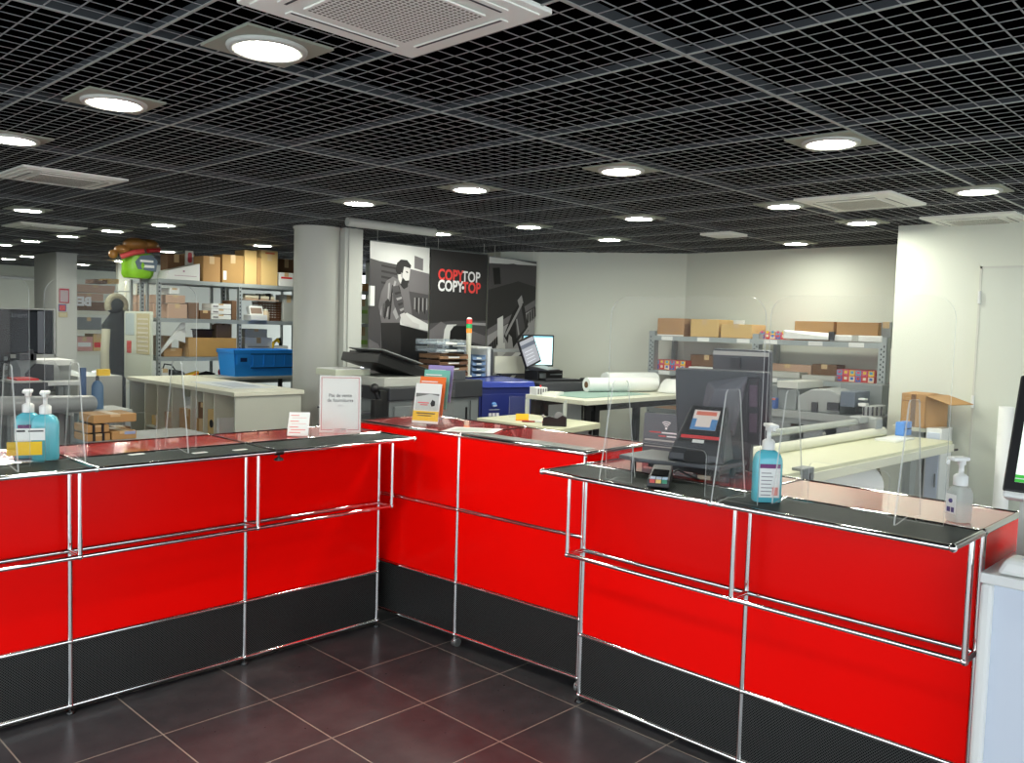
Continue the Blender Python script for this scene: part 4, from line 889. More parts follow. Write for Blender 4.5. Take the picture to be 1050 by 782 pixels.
# ================================================================== LEFT: storage rack
def rack(label, x0, x1, ys, zs, bays, zt, post=.04, group=None, m=GALV, axis='x', name='storage_rack', thick=.045, holes=False, boards=None):
    """rack running along X (front ys[0]) or along Y when axis = 'y' (front at X = ys[0])"""
    t = thing(name, label, 'storage rack', (0, 0, 0), 0, group)
    def bx(mm, a0, a1, b0, b1, c0, c1): mm.box(a0, a1, b0, b1, c0, c1) if axis == 'x' else mm.box(b0, b1, a0, a1, c0, c1)
    n = bays
    for k in range(n + 1):
        x = x0 + (x1 - x0) * k / n
        for y in ys:
            p = MB(); s = 1 if y == ys[0] else -1
            bx(p, x - post / 2, x + post / 2, y, y + .004 * s, 0, zt); bx(p, x - post / 2, x - post / 2 + .004, y, y + post * s, 0, zt)
            p.mi = 1; z = .1
            while z < zt - .05:
                if axis == 'x': p.box(x - .008, x + .008, y - .001 * s, y + .0005 * s, z, z + .02)
                else: 
                    for dy in (-.012, .012): p.box(y - .0012, y + .0005, x + dy - .006, x + dy + .006, z + (.02 if dy > 0 else 0), z + .016 + (.02 if dy > 0 else 0))
                z += .045
            p.build('post', [m, DARK], t)
    for z in zs:
        for k in range(n):
            xa, xb = x0 + (x1 - x0) * k / n, x0 + (x1 - x0) * (k + 1) / n
            s = MB(); bx(s, xa, xb, ys[0] - .004, ys[0] + .02, z - thick, z); bx(s, xa, xb, ys[-1] - .02, ys[-1] + .004, z - thick, z); bx(s, xa, xa + .02, ys[0], ys[-1], z - thick, z); bx(s, xb - .02, xb, ys[0], ys[-1], z - thick, z)
            s.build('shelf_beam', m, t)
            s = MB(); bx(s, xa + .005, xb - .005, ys[0] + .01, ys[-1] - .01, z - .008, z); s.build('shelf_board', boards or m, t)
    return t
RYF, RYM, RYB = 9.0, 9.32, 9.64
rx = [at_y(163.5, 285, RYF).x, at_y(246.5, 291, RYF).x]
RXA = rx[0]; BAY = rx[1] - rx[0]
zA, zB_, zC_, zD = at_y(205, 288, RYF).z, at_y(205, 327, RYF).z, at_y(185, 366, RYF).z, at_y(270, 388.5, RYF).z
rk = rack('long grey metal storage rack behind the pale cabinet at the left', RXA, RXA + 3 * BAY, (RYF, RYM), (zA, zB_, zC_, zD, .55, .15), 3, zA - .001)
rk2 = rack('second grey metal rack standing back to back behind the long one', RXA - .03, RXA + 2 * BAY, (RYM + .06, RYB + .06), (zA, zB_, zC_, zD, .5), 2, zA - .001)
def on(u0, u1, vt, z, y=RYF + .03, d=.24):
    a, b = at_y(u0, vt, y), at_y(u1, vt, y); return a.x, b.x, y, y + d, z, a.z
TOPG = 'boxes on the long storage rack'
def rb(label, u0, u1, vt, z, m=CARD, y=RYF + .03, d=.24, **k):
    b = list(on(u0, u1, vt, z + .001, y, d)); return carton(label, *b, m=m, group=TOPG, **k)
# top shelf
rb('brown carton at the back of the top shelf, behind the slanted white box', 172, 190, 260, zA, CARDD, RYM + .09, .2)
rb('tan carton at the back of the top shelf, right of the brown one', 190, 200, 260, zA, CARD, RYM + .09, .2)
b = on(170, 205, 270, zA); t = thing('white_box', 'slanted flat white box on the top shelf right of the green sack', 'box', ((b[0] + b[1]) / 2, b[2], b[4] + .001), 0, TOPG); a = (b[1] - b[0]) / 2
m = MB(); m.hexa([(-a, 0, 0), (a, 0, 0), (a, .24, 0), (-a, .24, 0), (-a * .86, 0, .1), (a, 0, .2), (a, .24, .2), (-a * .86, .24, .1)]); m.build('carton_body', WHITE, t, .003); m = MB(); m.box(-a * .5, a * .8, -.002, 0, .045, .05); m.box(.0, .02, -.002, 0, .09, .11); m.build('printed_mark', mat('mauve_ink', (170, 130, 150), .6), t)
t = thing('picture_card', 'small upright red and grey picture card on the top shelf between the cartons', 'picture', (at_y(203.5, 270, RYF + .05).x, RYF + .28, zA)); m = MB(); m.box(-.05, .05, 0, .01, 0, .36); m.build('card', LGREY, t); MB().prism(rrect(.05, .12, .02, 4, .005, .28), -.003, 0, 'y').build('red_print', mat('brick_red', (170, 60, 70), .6), t); MB().prism(rrect(.06, .09, .02, 4, -.01, .15), -.003, 0, 'y').build('blue_print', mat('slate_blue', (70, 80, 104), .6), t)
rb('tan carton with a half-open lid on the top shelf', 208.5, 226, 262, zA, CARD)
rb('wide brown carton on the top shelf left of the tall pale cartons', 228, 250, 260.5, zA, mat('ochre_cardboard', (166, 130, 78), .8, var=.08), mark=(PAPER, .05, .2, .1, .42))
rb('tall narrow pale carton on the top shelf, the left one of two', 250.8, 263.5, 256, zA, CARDL, tape=False)
rb('flat brown carton squeezed between the two tall pale cartons', 263.8, 267.6, 264, zA, CARD, tape=False)
rb('tall pale carton with red print on the top shelf, the right one of two', 268, 285, 256, zA, CARDL, mark=(mat('rust_ink', (196, 90, 60), .7), .25, .8, .9, .94))
rb('dark carton on the top shelf partly hidden by the round pillar', 285.6, 302, 265, zA, CARDD, RYM + .09, .2)
rb('white carton with a red stripe on the top shelf next to the round pillar', 286.5, 301, 279, zA, WHITE, mark=(REDINK, .12, .9, .55, .68))
# second shelf
S2 = zB_
def xr(label, u0, u1, vt, z, m=CARD, X=RXA + .03, d=.1, **k):
    a, b2 = at_x(u1, vt, X), at_x(u0, vt, X); return carton(label, X, X + d, a.y, b2.y, z + .001, a.z, m=m, face='x', group=TOPG, **k)
xr('long pale pink carton on the second shelf behind the notice board, lowest of its pile', 134, 158, 311, S2, CARDP)
xr('pale pink carton on top of the long one on the second shelf', 136, 160, 302, at_x(160, 311, RXA + .03).z + .003, CARDP)
rb('long pale carton on the second shelf right of the first post, lowest of its pile', 172, 192, 311, S2, CARDP)
rb('pale carton lying on the long pale carton of the second shelf', 170, 190, 302, at_y(180, 311, RYF + .03).z + .002, CARDP)
rb('tiny white box with a dark top on the topmost pale carton of the second shelf', 174, 184, 295, at_y(180, 302, RYF + .03).z + .004, WHITE)
rb('brown open carton in the middle of the second shelf', 193, 204, 310, S2, CARDD, op=True)
rb('low brown carton on the second shelf left of the white ream boxes', 205, 216, 318, S2, CARDD)
for i in range(3):
    za = S2 + .002 + i * .062
    rb('white ream box on the second shelf, ' + ('lowest', 'middle one', 'topmost')[i] + ' of the stack of three', 216.5, 237, 311 + (2 - i) * 5.6, za, WHITE, mark=(GREYINK, .1, .35, .3, .6))
rb('brown open carton on the second shelf left of the second post', 237.8, 242.8, 308, S2, CARDD, op=True)
t = thing('label_printer', 'white label printer with a tilted brown front on the second shelf', 'printer', (at_y(263, 320, RYF).x, RYF + .02, S2 + .002)); m = MB(); m.box(-.11, .11, -.09, .1, 0, .07); m.build('base', WHITE, t, .006); m = MB(T(0, -.02, .07, rx=R(-18))); m.box(-.09, .09, -.01, .06, 0, .11); m.mi = 1; m.box(-.075, .075, -.012, -.01, .01, .085); m.build('lid', [WHITE, mat('taupe', (140, 120, 106), .5)], t, .003)
t = thing('beige_jar', 'beige jar with a small lid on the second shelf in front of the brown basket', 'jar', (at_y(275.5, 320, RYF).x, RYF + .07, S2 + .002)); m = MB(); m.lathe([(.045, 0), (.046, .1), (.03, .115), (.025, .125)], 20); m.build('body', mat('jar_beige', (206, 186, 156), .5), t); MB().lathe([(.028, .125), (.028, .14), (.01, .145)], 20).build('lid', IVORY, t)
t = thing('brown_basket', 'dark brown wicker basket at the back of the second shelf', 'basket', (at_y(281, 320, RYF).x + .02, RYF + .215, S2 + .002))
m = MB(); m.box(-.15, .15, -.07, .07, 0, .02)
for i in range(7): z = .02 + .03 * i; m.box(-.16, .16, -.075, -.068, z, z + .024); m.box(-.16, -.153, -.075, .075, z, z + .024); m.box(.153, .16, -.075, .075, z, z + .024); m.box(-.16, .16, .068, .075, z, z + .024)
for i in range(8): m.box(-.15 + .041 * i, -.14 + .041 * i, -.079, -.074, 0, .23)
m.build('weave', mat('wicker', (92, 58, 34), .7), t); MB().box(-.165, .165, -.08, .08, .228, .24).build('rim', mat('wicker_dark', (70, 42, 26), .7), t)
rb('white carton on the second shelf beside the round pillar', 291, 301.5, 302, S2, LGREY, RYF + .1, .2)
t = thing('rolled_sheet', 'bundle of folded pale sheets stuffed under the top shelf', 'paper', (at_y(270, 302, RYF).x, RYF + .15, at_y(270, 307, RYF).z))
m = MB(); m.tube((-.2, -.05, .03), (.2, -.05, .02), .028, 12); m.tube((-.17, .02, .035), (.22, .03, .05), .03, 12); m.build('sheets', mat('pale_straw', (202, 198, 176), .7), t); m = MB(); m.box(-.02, .0, -.085, .06, -.002, .07); m.box(.12, .14, -.085, .06, -.002, .08); m.build('band', INK, t); m = MB(); m.box(-.22, .25, -.1, .1, -.012, -.001); m.build('carrier_board', CARDP, t)
# third shelf
S3 = zC_
rb('wide open ochre carton on the third shelf above the yellow bag', 193.5, 242.5, 346, S3, mat('ochre_carton', (186, 146, 84), .8, var=.08), op=True, d=.26)
t = thing('flip_box', 'dark empty container standing in the wide ochre carton on the third shelf', 'container', (at_y(214, 345, RYF).x, RYF + .16, S3 + .02)); m = MB(); m.hexa([(-.07, -.05, 0), (.07, -.05, 0), (.07, .05, 0), (-.07, .05, 0), (-.1, -.06, .3), (.1, -.06, .3), (.1, .06, .3), (-.1, .06, .3)]); m.build('body', mat('dark_brown_plastic', (58, 44, 38), .5), t); MB().box(-.11, .11, -.07, .07, .29, .305).build('rim', BLACK, t)
t = thing('corrugated_pack', 'upright pack of grey-brown packing paper in the wide ochre carton on the third shelf', 'packing paper', (at_y(234, 345, RYF).x, RYF + .15, S3 + .02)); m = MB()
for i in range(8): m.box(-.1 + .025 * i, -.082 + .025 * i, -.06, .07, 0, .36 + .012 * (i % 3))
m.build('sheets', mat('packing_brown', (140, 118, 98), .8), t); MB().box(-.11, .11, -.07, -.063, .1, .14).build('band', CARD, t)
t = thing('foam_sheet', 'large white sheet leaning at a slant on the third shelf', 'sheet', (at_y(176, 366, RYF).x, RYF + .05, S3 + .002)); m = MB(); m.prism([(-.16, .0), (-.13, .0), (.18, .34), (.18, .4), (.13, .38)], 0, .02, 'y'); m.build('sheet', PAPER, t); m = MB(); m.prism([(-.0, .22), (.18, .16), (.18, .34), (.1, .3)], -.006, 0, 'y'); m.build('wrapping_flap', WHITE, t)
rb('brown carton lying low on the third shelf under the slanted white sheet', 168, 187, 357, S3, CARD, RYF + .09, .2)
rb('pale brown carton behind the slanted white sheet on the third shelf', 163, 176, 344, S3, CARDP, RYM + .08, .2)
rb('white carton on the third shelf above the blue crate, lower one', 251.5, 279, 346, S3, WHITE, RYF + .1, .2, mark=(GREYINK, .1, .9, .5, .54))
rb('white carton on top of the other white one above the blue crate', 251.5, 274, 337, at_y(262, 346, RYF + .1).z + .002, LGREY, RYF + .1, .2)
t = thing('open_binder', 'white binder and yellow ribbon lying open behind the blue crate', 'binder', (at_y(290, 355, RYF).x, RYF + .16, at_y(290, 358, RYF).z)); MB().box(-.09, .14, -.05, .1, 0, .04).build('papers', PAPER, t); m = MB(); m.path([(-.08, -.04, .0), (-.06, -.04, .08), (-.0, -.03, .12), (.02, -.03, .08)], .018); m.build('ribbon', YELLOW, t); MB().prism([(.03, 0), (.07, .0), (.05, .14), (.02, .14)], -.03, -.02, 'y').build('cover', INK, t)
# fourth shelf
S4 = zD
b = on(165, 193, 371.5, S4); t = thing('black_bag', 'black laptop bag lying on the fourth shelf above the pale cabinet', 'bag', ((b[0] + b[1]) / 2, RYF + .12, S4 + .002)); a = (b[1] - b[0]) / 2
m = MB(); m.hexa([(-a * .7, -.08, 0), (a, -.08, 0), (a, .1, 0), (-a * .7, .1, 0), (-a, -.06, .15), (a * .8, -.06, .11), (a * .8, .08, .11), (-a, .08, .15)]); m.build('body', BLACK, t, .02); m = MB(); m.path([(-a * .6, 0, .14), (-a * .5, 0, .19), (.0, 0, .18), (a * .3, 0, .12)], .008); m.build('handle', BLACK, t); MB().box(-a * .5, a * .8, -.086, -.08, .06, .068).build('zip', GREY, t)
rb('white box under the left end of the black bag on the fourth shelf', 166, 173, 378, S4, WHITE, RYF - .02, .04)
t = thing('yellow_bag', 'folded yellow bag on the fourth shelf right of the black bag', 'bag', (at_y(199.5, 380, RYF).x, RYF + .1, S4 + .002)); m = MB(); m.hexa([(-.07, -.06, 0), (.06, -.06, 0), (.06, .06, 0), (-.07, .06, 0), (-.06, -.05, .07), (.09, -.05, .11), (.09, .05, .11), (-.06, .05, .07)]); m.build('body', YELLOW, t, .015); MB().tube((-.02, -.06, .05), (.07, -.058, .09), .006).build('seam', ORANGE, t)
t = thing('black_cloth', 'black folded cloth bag lying on the fourth shelf beside the yellow bag', 'bag', (at_y(215, 383, RYF).x, RYF + .1, S4 + .002)); m = MB(); m.lathe([(.11, 0), (.12, .03), (.1, .075), (.05, .09), (.002, .09)], 22, sy=.5); m.build('body', BLACK, t); MB().path([(-.12, -.03, .06), (-.02, -.05, .1), (.1, -.03, .07)], .008).build('strap', RUBBER, t)
t = thing('red_pouch', 'dark red pouch on the fourth shelf left of the blue crate', 'pouch', (at_y(236, 380, RYF).x, RYF + .1, S4 + .002)); m = MB(); m.lathe([(.06, 0), (.09, .03), (.1, .09), (.09, .12), (.002, .125)], 22, sy=.7); m.build('body', mat('pouch_red', (150, 22, 40), .5), t); MB().tube((-.09, -.045, .115), (.09, -.045, .118), .005).build('zip', INK, t)
# blue crate
CY = RYF - .5; a, b = at_y(240.5, 360, CY), at_y(304, 360, CY); zt_ = at_y(270, 358.5, CY).z; zb_ = at_y(270, 385.5, CY).z
t = thing('blue_crate', 'bright blue stacking crate with ribbed sides on the rack beside the round pillar', 'crate', ((a.x + b.x) / 2, CY, zb_)); w = (b.x - a.x) / 2; h = zt_ - zb_
m = MB(); th = .008; i_ = .025
for y in (0, .4):
    s = 1 if y == 0 else -1
    m.hexa([(-w + i_, y + i_ * s, 0), (w - i_, y + i_ * s, 0), (w - i_, y + i_ * s + th, 0), (-w + i_, y + i_ * s + th, 0), (-w, y, h), (w, y, h), (w, y + th, h), (-w, y + th, h)])
for s in (-1, 1): m.hexa([(s * (w - i_), i_, 0), (s * (w - i_) + th, i_, 0), (s * (w - i_) + th, .4 - i_, 0), (s * (w - i_), .4 - i_, 0), (s * w - th, 0, h), (s * w, 0, h), (s * w, .4, h), (s * w - th, .4, h)])
m.box(-w + i_, w - i_, i_, .4 - i_, 0, .01); m.build('walls', BLUEP, t)
m = MB(); m.box(-w - .012, w + .012, -.014, -.0, h - .045, h); m.box(-w - .012, -w, -.014, .414, h - .045, h); m.box(w, w + .012, -.014, .414, h - .045, h); m.box(-w - .012, w + .012, .4, .414, h - .045, h); m.build('rim', BLUEP, t, .003)
m = MB()
for k in range(5): m.box(-w * .42 + k * w * .34, -w * .42 + k * w * .34 + .012, -.004, .016, h * .36, h - .045)
m.box(-w * .5, w, -.004, .016, h * .34, h * .4); m.build('rib', BLUEP, t); m = MB(); m.box(-w + .03, -w * .52, -.006, .012, h * .45, h * .86); m.mi = 1; m.box(-w + .07, -w * .62, -.008, .004, h * .55, h * .7); m.build('label_holder', [BLUEP, BLUED], t)
m = MB(); m.box(-w * .5, w, -.0065, -.003, h * .86 - .012, h * .86); m.box(-w * .5, w, -.0065, -.003, h * .3, h * .34); m.build('shadow_groove', BLUED, t)  # dark blue stripes across the crate front
t = thing('crate_stand', 'narrow pale side table carrying the blue crate in front of the rack', 'table', ((a.x + b.x) / 2, CY - .03, zb_ - .032)); MB().box(-w - .25, w + .1, 0, .46, 0, .03).build('table_top', IVORY, t, .003); MB().box(-w - .25, w + .1, -.004, 0, .004, .026).build('edge_strip', LGREY, t)
for x in (-w - .2, w): 
    for y in (.03, .41): MB().box(x, x + .04, y, y + .04, .032 - zb_, 0).build('leg', DARK, t)
# third bay, glimpsed between the pillar and the banners
for i, (z, v0, v1, ms, lab) in enumerate(((zA, 290, 299, CARD, 'small tan carton glimpsed between the pillar and the left banner'), (zB_, 306, 330, mat('pale_green_box', (200, 214, 180), .7), 'pale green ream box between the pillar and the left banner, upper'), (zC_, 335, 366, mat('pale_lime_box', (204, 214, 184), .7), 'pale lime ream box between the pillar and the left banner, lower'))):
    rb(lab, 367, 378, v0, z, ms, RYF + .06, .16, mark=(mat('lime_mark', (150, 196, 90), .6), .1, .9, .4, .55) if i else None)
# green sack on the rack
p = at_y(142, 285, RYM); t = thing('green_sack', 'lime green plastic sack with a brown gathered top on the rack end', 'sack', (p.x, RYM + .02, zA + .002)); s = (at_y(160, 285, RYM).x - at_y(129, 285, RYM).x) / 2
hs = at_y(142, 260, RYM).z - zA
m = MB(); prof = [(.85, 0), (1.0, .04), (1.05, .14), (.98, .24), (1.0, hs - .02), (.9, hs)]
n = 28; vs = []; fs = []
for r, z in prof:
    for i in range(n):
        a = 2 * PI * i / n; rr = s * r * (1 + .05 * math.sin(5 * a + z * 20) + .03 * math.sin(11 * a)); vs.append((rr * math.cos(a), rr * math.sin(a) * .75, z))
for j in range(len(prof) - 1):
    for i in range(n): fs.append((j * n + i, j * n + (i + 1) % n, (j + 1) * n + (i + 1) % n, (j + 1) * n + i))
m.add(vs, fs, True); m.add(vs, [list(range(n))[::-1], list(range(len(vs) - n, len(vs)))]); m.build('bag_body', mat('lime_foil', (132, 190, 44), .3, var=.25, vscale=14), t)
m = MB()
for (x, y, z, r, q) in ((-.17, 0, .03, .09, .6), (-.03, -.02, .1, .14, .55), (.1, 0, .11, .13, .5), (.17, .02, .08, .09, .6)): m.ball((x, y, hs + z), r, 14, 8, q)
m.ball((-.28, -.02, hs - .03), .05, 10, 6); m.build('gathered_top', mat('brown_foil', (160, 112, 56), .4, var=.2, vscale=10), t)
m = MB(); m.path([(-.24, -.13, hs - .06), (-.1, -.16, hs + .0), (.0, -.16, hs + .02)], .03); m.mi = 1; m.path([(.05, -.15, hs + .03), (.2, -.11, hs + .05)], .025); m.build('printed_band', [mat('pinkish_red', (196, 70, 70), .4), mat('deep_red', (170, 24, 36), .4)], t)
m = MB(); m.prism([(-.05, .1), (.15, .08), (.17, .2), (.1, .27), (-.02, .25), (-.08, .18)], -s * .8, -s * .7, 'y'); m.mi = 1; m.box(-.03, .12, -s * .81, -s * .8, .18, .205); m.box(-.01, .13, -s * .81, -s * .8, .12, .15); m.build('printed_label', [mat('slate_label', (96, 112, 128), .5), PAPER], t, .01)
# notice board on the rack end and the coat
EX = RXA - .075
ya, yb = at_x(156, 350, EX).y, at_x(128.5, 350, EX).y; zt_, zb_ = at_x(142, 319, EX).z, at_x(142, 389, EX).z
t = thing('notice_board', 'pale notice board with pinned sheets and a red label on the rack end', 'notice board', (EX, (ya + yb) / 2, zb_)); hw = (yb - ya) / 2; hh = zt_ - zb_
m = MB(); m.prism(rrect(2 * hw, hh, .03, 4, 0, hh / 2), -.012, .012, 'x'); m.build('board', mat('board_pale_green', (206, 212, 196), .5), t)
m = MB(); m.box(-.016, -.012, hw * .25, hw * .9, hh * .65, hh * .97); m.mi = 1; m.box(-.016, -.012, -hw * .9, hw * .05, hh * .38, hh * .97); m.mi = 2
for i in range(8): m.box(-.018, -.016, -hw * .8, -hw * .05, hh * (.42 + .065 * i), hh * (.445 + .065 * i))
m.mi = 3; m.box(-.016, -.012, hw * .45, hw * .78, hh * .38, hh * .56); m.build('pinned_sheet', [mat('sheet_blue', (176, 190, 190), .7), mat('sheet_tan', (190, 180, 140), .7), mat('sheet_line', (206, 200, 180), .7), mat('sheet_red', (196, 70, 60), .7)], t)
p = at_y(116, 400, 10.0)
t = thing('hanging_coat', 'dark coat with a pale striped fur hood hanging beside the rack end', 'coat', (p.x, 10.0, 0)); k = (at_y(127, 350, 10).x - at_y(104, 350, 10).x) / 2; zt_ = at_y(115, 307, 10).z; zb_ = at_y(115, 420, 10).z
vs = []; fs = []; n = 24; prof = [(.6, zb_), (1.1, zb_ + .01), (1.08, (zb_ + zt_) * .5), (.95, zt_ - .3), (.8, zt_ - .16), (.5, zt_ - .05), (.25, zt_)]
for j, (r, z) in enumerate(prof):
    for i in range(n):
        a = 2 * PI * i / n; rr = k * r * (1 + .06 * math.sin(6 * a + j)); vs.append((rr * math.cos(a) + (.02 * j if j > 3 else 0), .5 * rr * math.sin(a), z))
for j in range(len(prof) - 1):
    for i in range(n): fs.append((j * n + i, j * n + (i + 1) % n, (j + 1) * n + (i + 1) % n, (j + 1) * n + i))
m = MB(); m.add(vs, fs, True); m.add(vs, [list(range(n))[::-1], list(range(len(vs) - n, len(vs)))]); m.build('coat_body', mat('coat_slate', (34, 40, 42), .9, var=.6, vscale=7), t)
m = MB(); m.path([(.02 + .1 * math.cos(R(a_)), -.05, zt_ - .07 + .11 * math.sin(R(a_))) for a_ in range(-30, 211, 20)], .04, 10); m.build('hood_trim', mat('fur', (150, 146, 124), .95, var=.8, vscale=26), t)
m = MB(); m.ball((.02, .0, zt_ - .06), .11, 14, 9); m.build('hood', mat('coat_slate', (34, 40, 42)), t)
m = MB(); m.path([(-k * .9, -.1, zt_ - .35), (-k * 1.05, -.11, zt_ - .6), (-k * 1.0, -.1, zt_ - 1.0)], .05); m.build('pale_edge', mat('fur_edge', (196, 194, 172), .95), t)
m = MB(); m.tube((.02, .0, zt_ + .05), (.02, .0, zt_ + .1), .006); m.tube((.02, 0, zt_ + .1), (RXA - p.x - .02, RYB - 9.9, zt_ + .1), .008); m.build('hook', STEEL, t)
# ------------------------------------------------------------------ pale cabinet with compartments
t = thing('compartment_cabinet', 'long pale cabinet with open compartments in front of the rack', 'cabinet', (2.52, 5.74, 0))
cw, cl, ch = .6, 2.05, 1.0
m = MB(); m.box(-.02, cw + .02, -.02, cl + .02, ch - .035, ch); m.build('top', IVORY, t, .004)
CABM = mat('cabinet_grey_green', (186, 188, 174), .5)
m = MB(); m.box(0, cw, 0, .02, 0, ch - .035); m.build('end_panel', CABM, t); m = MB(); m.box(0, cw, cl - .02, cl, 0, ch - .035); m.build('end_panel', CABM, t)
m = MB(); m.box(cw - .02, cw, .02, cl - .02, 0, ch - .035); m.build('back_panel', CABM, t); m = MB(); m.box(.01, cw - .02, .02, cl - .02, .05, .08); m.build('bottom', CABM, t)
dv = [.36, .55, .78, 1.15, 1.45, 1.72]
for y in dv: MB().box(.005, cw - .02, y - .009, y + .009, .08, ch - .035).build('divider', IVORY, t)
MB().box(.02, cw - .02, .02, dv[0], .5, .52).build('shelf', CABM, t); MB().box(.02, cw - .02, dv[2], dv[5], .55, .57).build('shelf', CABM, t)
CG = 'boxes in the compartments of the pale cabinet'
def cb_(lab, y0, y1, z0, z1, ms, x0=.04, d=.4, **k): return carton(lab, 2.52 + x0, 2.52 + x0 + d, 5.74 + y0, 5.74 + y1, z0, z1, ms, face='x', group=CG, **k)
cb_('brown file box in the rightmost cabinet compartment, at the back', .06, .3, .522, .80, CARD, .2, .3)
cb_('low tan file box in front in the rightmost cabinet compartment', .06, .28, .522, .62, CARDL, .03, .14)
t = cb_('tan file box with a round hole in the second cabinet compartment', .385, .525, .082, .82, CARDL, .03, .3, tape=False, mark=(mat('print_dots', (226, 226, 214), .7), .1, .9, .02, .45))
MB().tube((-.1525, 0, .62), (-.149, 0, .62), .034, 20).build('finger_hole', INK, t)
cb_('white dotted file box in the rightmost cabinet compartment beside the divider', .31, .345, .522, .76, WHITE, .02, .3, tape=False)
cb_('brown box stack in the third cabinet compartment', .58, .75, .082, .72, CARD, .04, .35)
cb_('dark brown box on top of the stack in the third compartment', .58, .74, .722, .86, CARDD, .05, .3)
for i, (a, b2) in enumerate(((.8, 1.1), (1.18, 1.4), (1.48, 1.68))):
    cb_(('tan box on the shelf of the fourth cabinet compartment', 'tan box on the shelf of the fifth cabinet compartment', 'yellowish box on the shelf of the sixth cabinet compartment')[i], a, b2, .572, .78 - .06 * i, (CARD, CARDP, CARDL)[i], .05, .35)
    cb_(('brown box at the bottom of the fourth cabinet compartment', 'brown box at the bottom of the fifth cabinet compartment', 'pale box at the bottom of the sixth cabinet compartment')[i], a, b2, .082, .42, (CARD, CARDD, CARDP)[i], .05, .35)
t = thing('paper_reams', 'white paper reams on the shelf of the fourth cabinet compartment', 'paper', (2.6, 6.66, .782)); 
for i in range(3): MB().box(-.0, .3, -.12, .12, .035 * i, .035 * i + .03).build('ream', PAPER, t)
t = thing('blueprint_sheets', 'pale blue-grey sheets lying on top of the pale cabinet', 'paper', (2.85, 6.45, ch + .0005)); MB().prism([(-.2, -.4), (.2, -.45), (.24, .4), (-.15, .45)], 0, .003).build('sheet', mat('sheet_cool', (204, 210, 212), .6), t); MB().prism([(-.1, -.25), (.12, -.3), (.16, .2), (-.05, .25)], .003, .005).build('print', mat('sheet_print', (170, 180, 190), .6), t)
# ------------------------------------------------------------------ stacked parcels and pale table, far left
ZPK = at_y(105, 421, 5.9).z; xpa, xpb = at_y(74, 418, 5.9).x, at_y(136, 424, 5.9).x
t = thing('packing_table', 'thin pale table edge behind the parcels at the left', 'table', (xpa, 5.9, 0)); wp = xpb - xpa; m = MB(); m.box(0, wp, 0, .36, ZPK - .03, ZPK); m.build('table_top', LGREY, t, .004)
for x in (.03, wp - .03):
    for y in (.03, .33): MB().box(x - .02, x + .02, y - .02, y + .02, 0, ZPK - .03).build('leg', MGREY, t)
PG = 'strapped parcels behind the left counter'
def pc(lab, u0, u1, v0, v1, y, d=.3, ms=CARD, **k):
    a, b = at_y(u0, v1, y), at_y(u1, v0, y); return carton(lab, a.x, b.x, y, y + d, a.z, b.z, ms, group=PG, **k)
t = thing('parcel_shelf', 'low grey bench under the strapped parcels', 'bench', (1.52, 5.02, 0)); zb_ = at_y(112, 451, 5.0).z - .002; m = MB(); m.box(-.35, .4, -.06, .36, zb_ - .035, zb_); m.build('top', MGREY, t); 
for x in (-.3, .35):
    for y in (-.02, .32): MB().box(x - .02, x + .02, y - .02, y + .02, 0, zb_ - .035).build('leg', DARK, t)
zz = at_y(100, 443.5, 5.0).z; 
def pcz(lab, u0, u1, z0, v0, y, d=.3, ms=CARD, **k):
    a, b = at_y(u0, v0, y), at_y(u1, v0, y); return carton(lab, a.x, b.x, y, y + d, z0, b.z, ms, group=PG, **k)
pcz('strapped tan parcel at the bottom left of the parcel pile', 89, 113, zb_, 444, 5.0, .22, CARD, straps=True)
z1 = at_y(100, 444, 5.0).z + .004
pcz('strapped tan parcel lying on the bottom left parcel', 89, 112, z1, 435, 5.0, .22, CARD, straps=True)
pcz('tan parcel with a blue and white label at the bottom right of the pile', 115, 140, zb_, 441, 5.0, .22, CARD, mark=(mat('blue_white_label', (150, 164, 200), .6), .5, .95, .6, .95))
z2 = max(at_y(100, 435, 5.0).z, at_y(125, 441, 5.0).z) + .005
pcz('large tan parcel lying on top of the parcel pile', 96, 140, z2, 423.5, 5.0, .25, CARD)
pcz('dark tan parcel behind the pile below the large top parcel', 113, 134, zb_, 437, 5.24, .1, CARDD)
# ------------------------------------------------------------------ large black printer and plotter at the left edge
t = thing('industrial_printer', 'large black-fronted printer behind the left counter at the picture edge', 'printer', (0, 0, 0))
a, b = at_y(-12, 340, 7.0), at_y(54, 340, 7.0); zt_, zb_ = at_y(20, 317, 7.0).z, at_y(20, 363, 7.0).z
m = MB(); m.box(a.x - .5, b.x, 7.0, 7.5, zb_, zt_); m.build('hood', mat('hood_black', (20, 23, 26), .6, 0, .2), t, .004)
m = MB(); m.box(at_y(8, 340, 6.99).x, at_y(38, 340, 6.99).x, 6.985, 7.0, zb_ + .02, zt_ - .02); m.build('dark_window', mat('hood_grey', (46, 50, 56), .6, 0, .2), t); m = MB(); m.box(at_y(38.5, 340, 6.98).x, at_y(45, 340, 6.98).x, 6.98, 7.0, zb_ + .01, zt_ - .01); m.build('black_bar', BLACKG, t)
m = MB(); m.box(a.x - .5, b.x + .02, 6.97, 7.02, zb_ - .03, zb_); m.box(a.x - .5, b.x + .01, 6.97, 7.02, zt_, zt_ + .012); m.box(b.x, b.x + .012, 6.97, 7.02, zb_ - .03, zt_); m.build('hood_frame', LGREY, t)
text('Xtrem', .06, mat('faint_letter', (96, 100, 106), .5), t, T(at_y(17, 323, 6.98).x, 6.983, at_y(17, 323, 6.98).z) @ FACE_Y)
m = MB(); m.box(a.x - .5, at_y(22, 400, 7.0).x, 7.05, 7.6, .2, zb_ - .03); m.build('lower_body', DARK, t, .004)
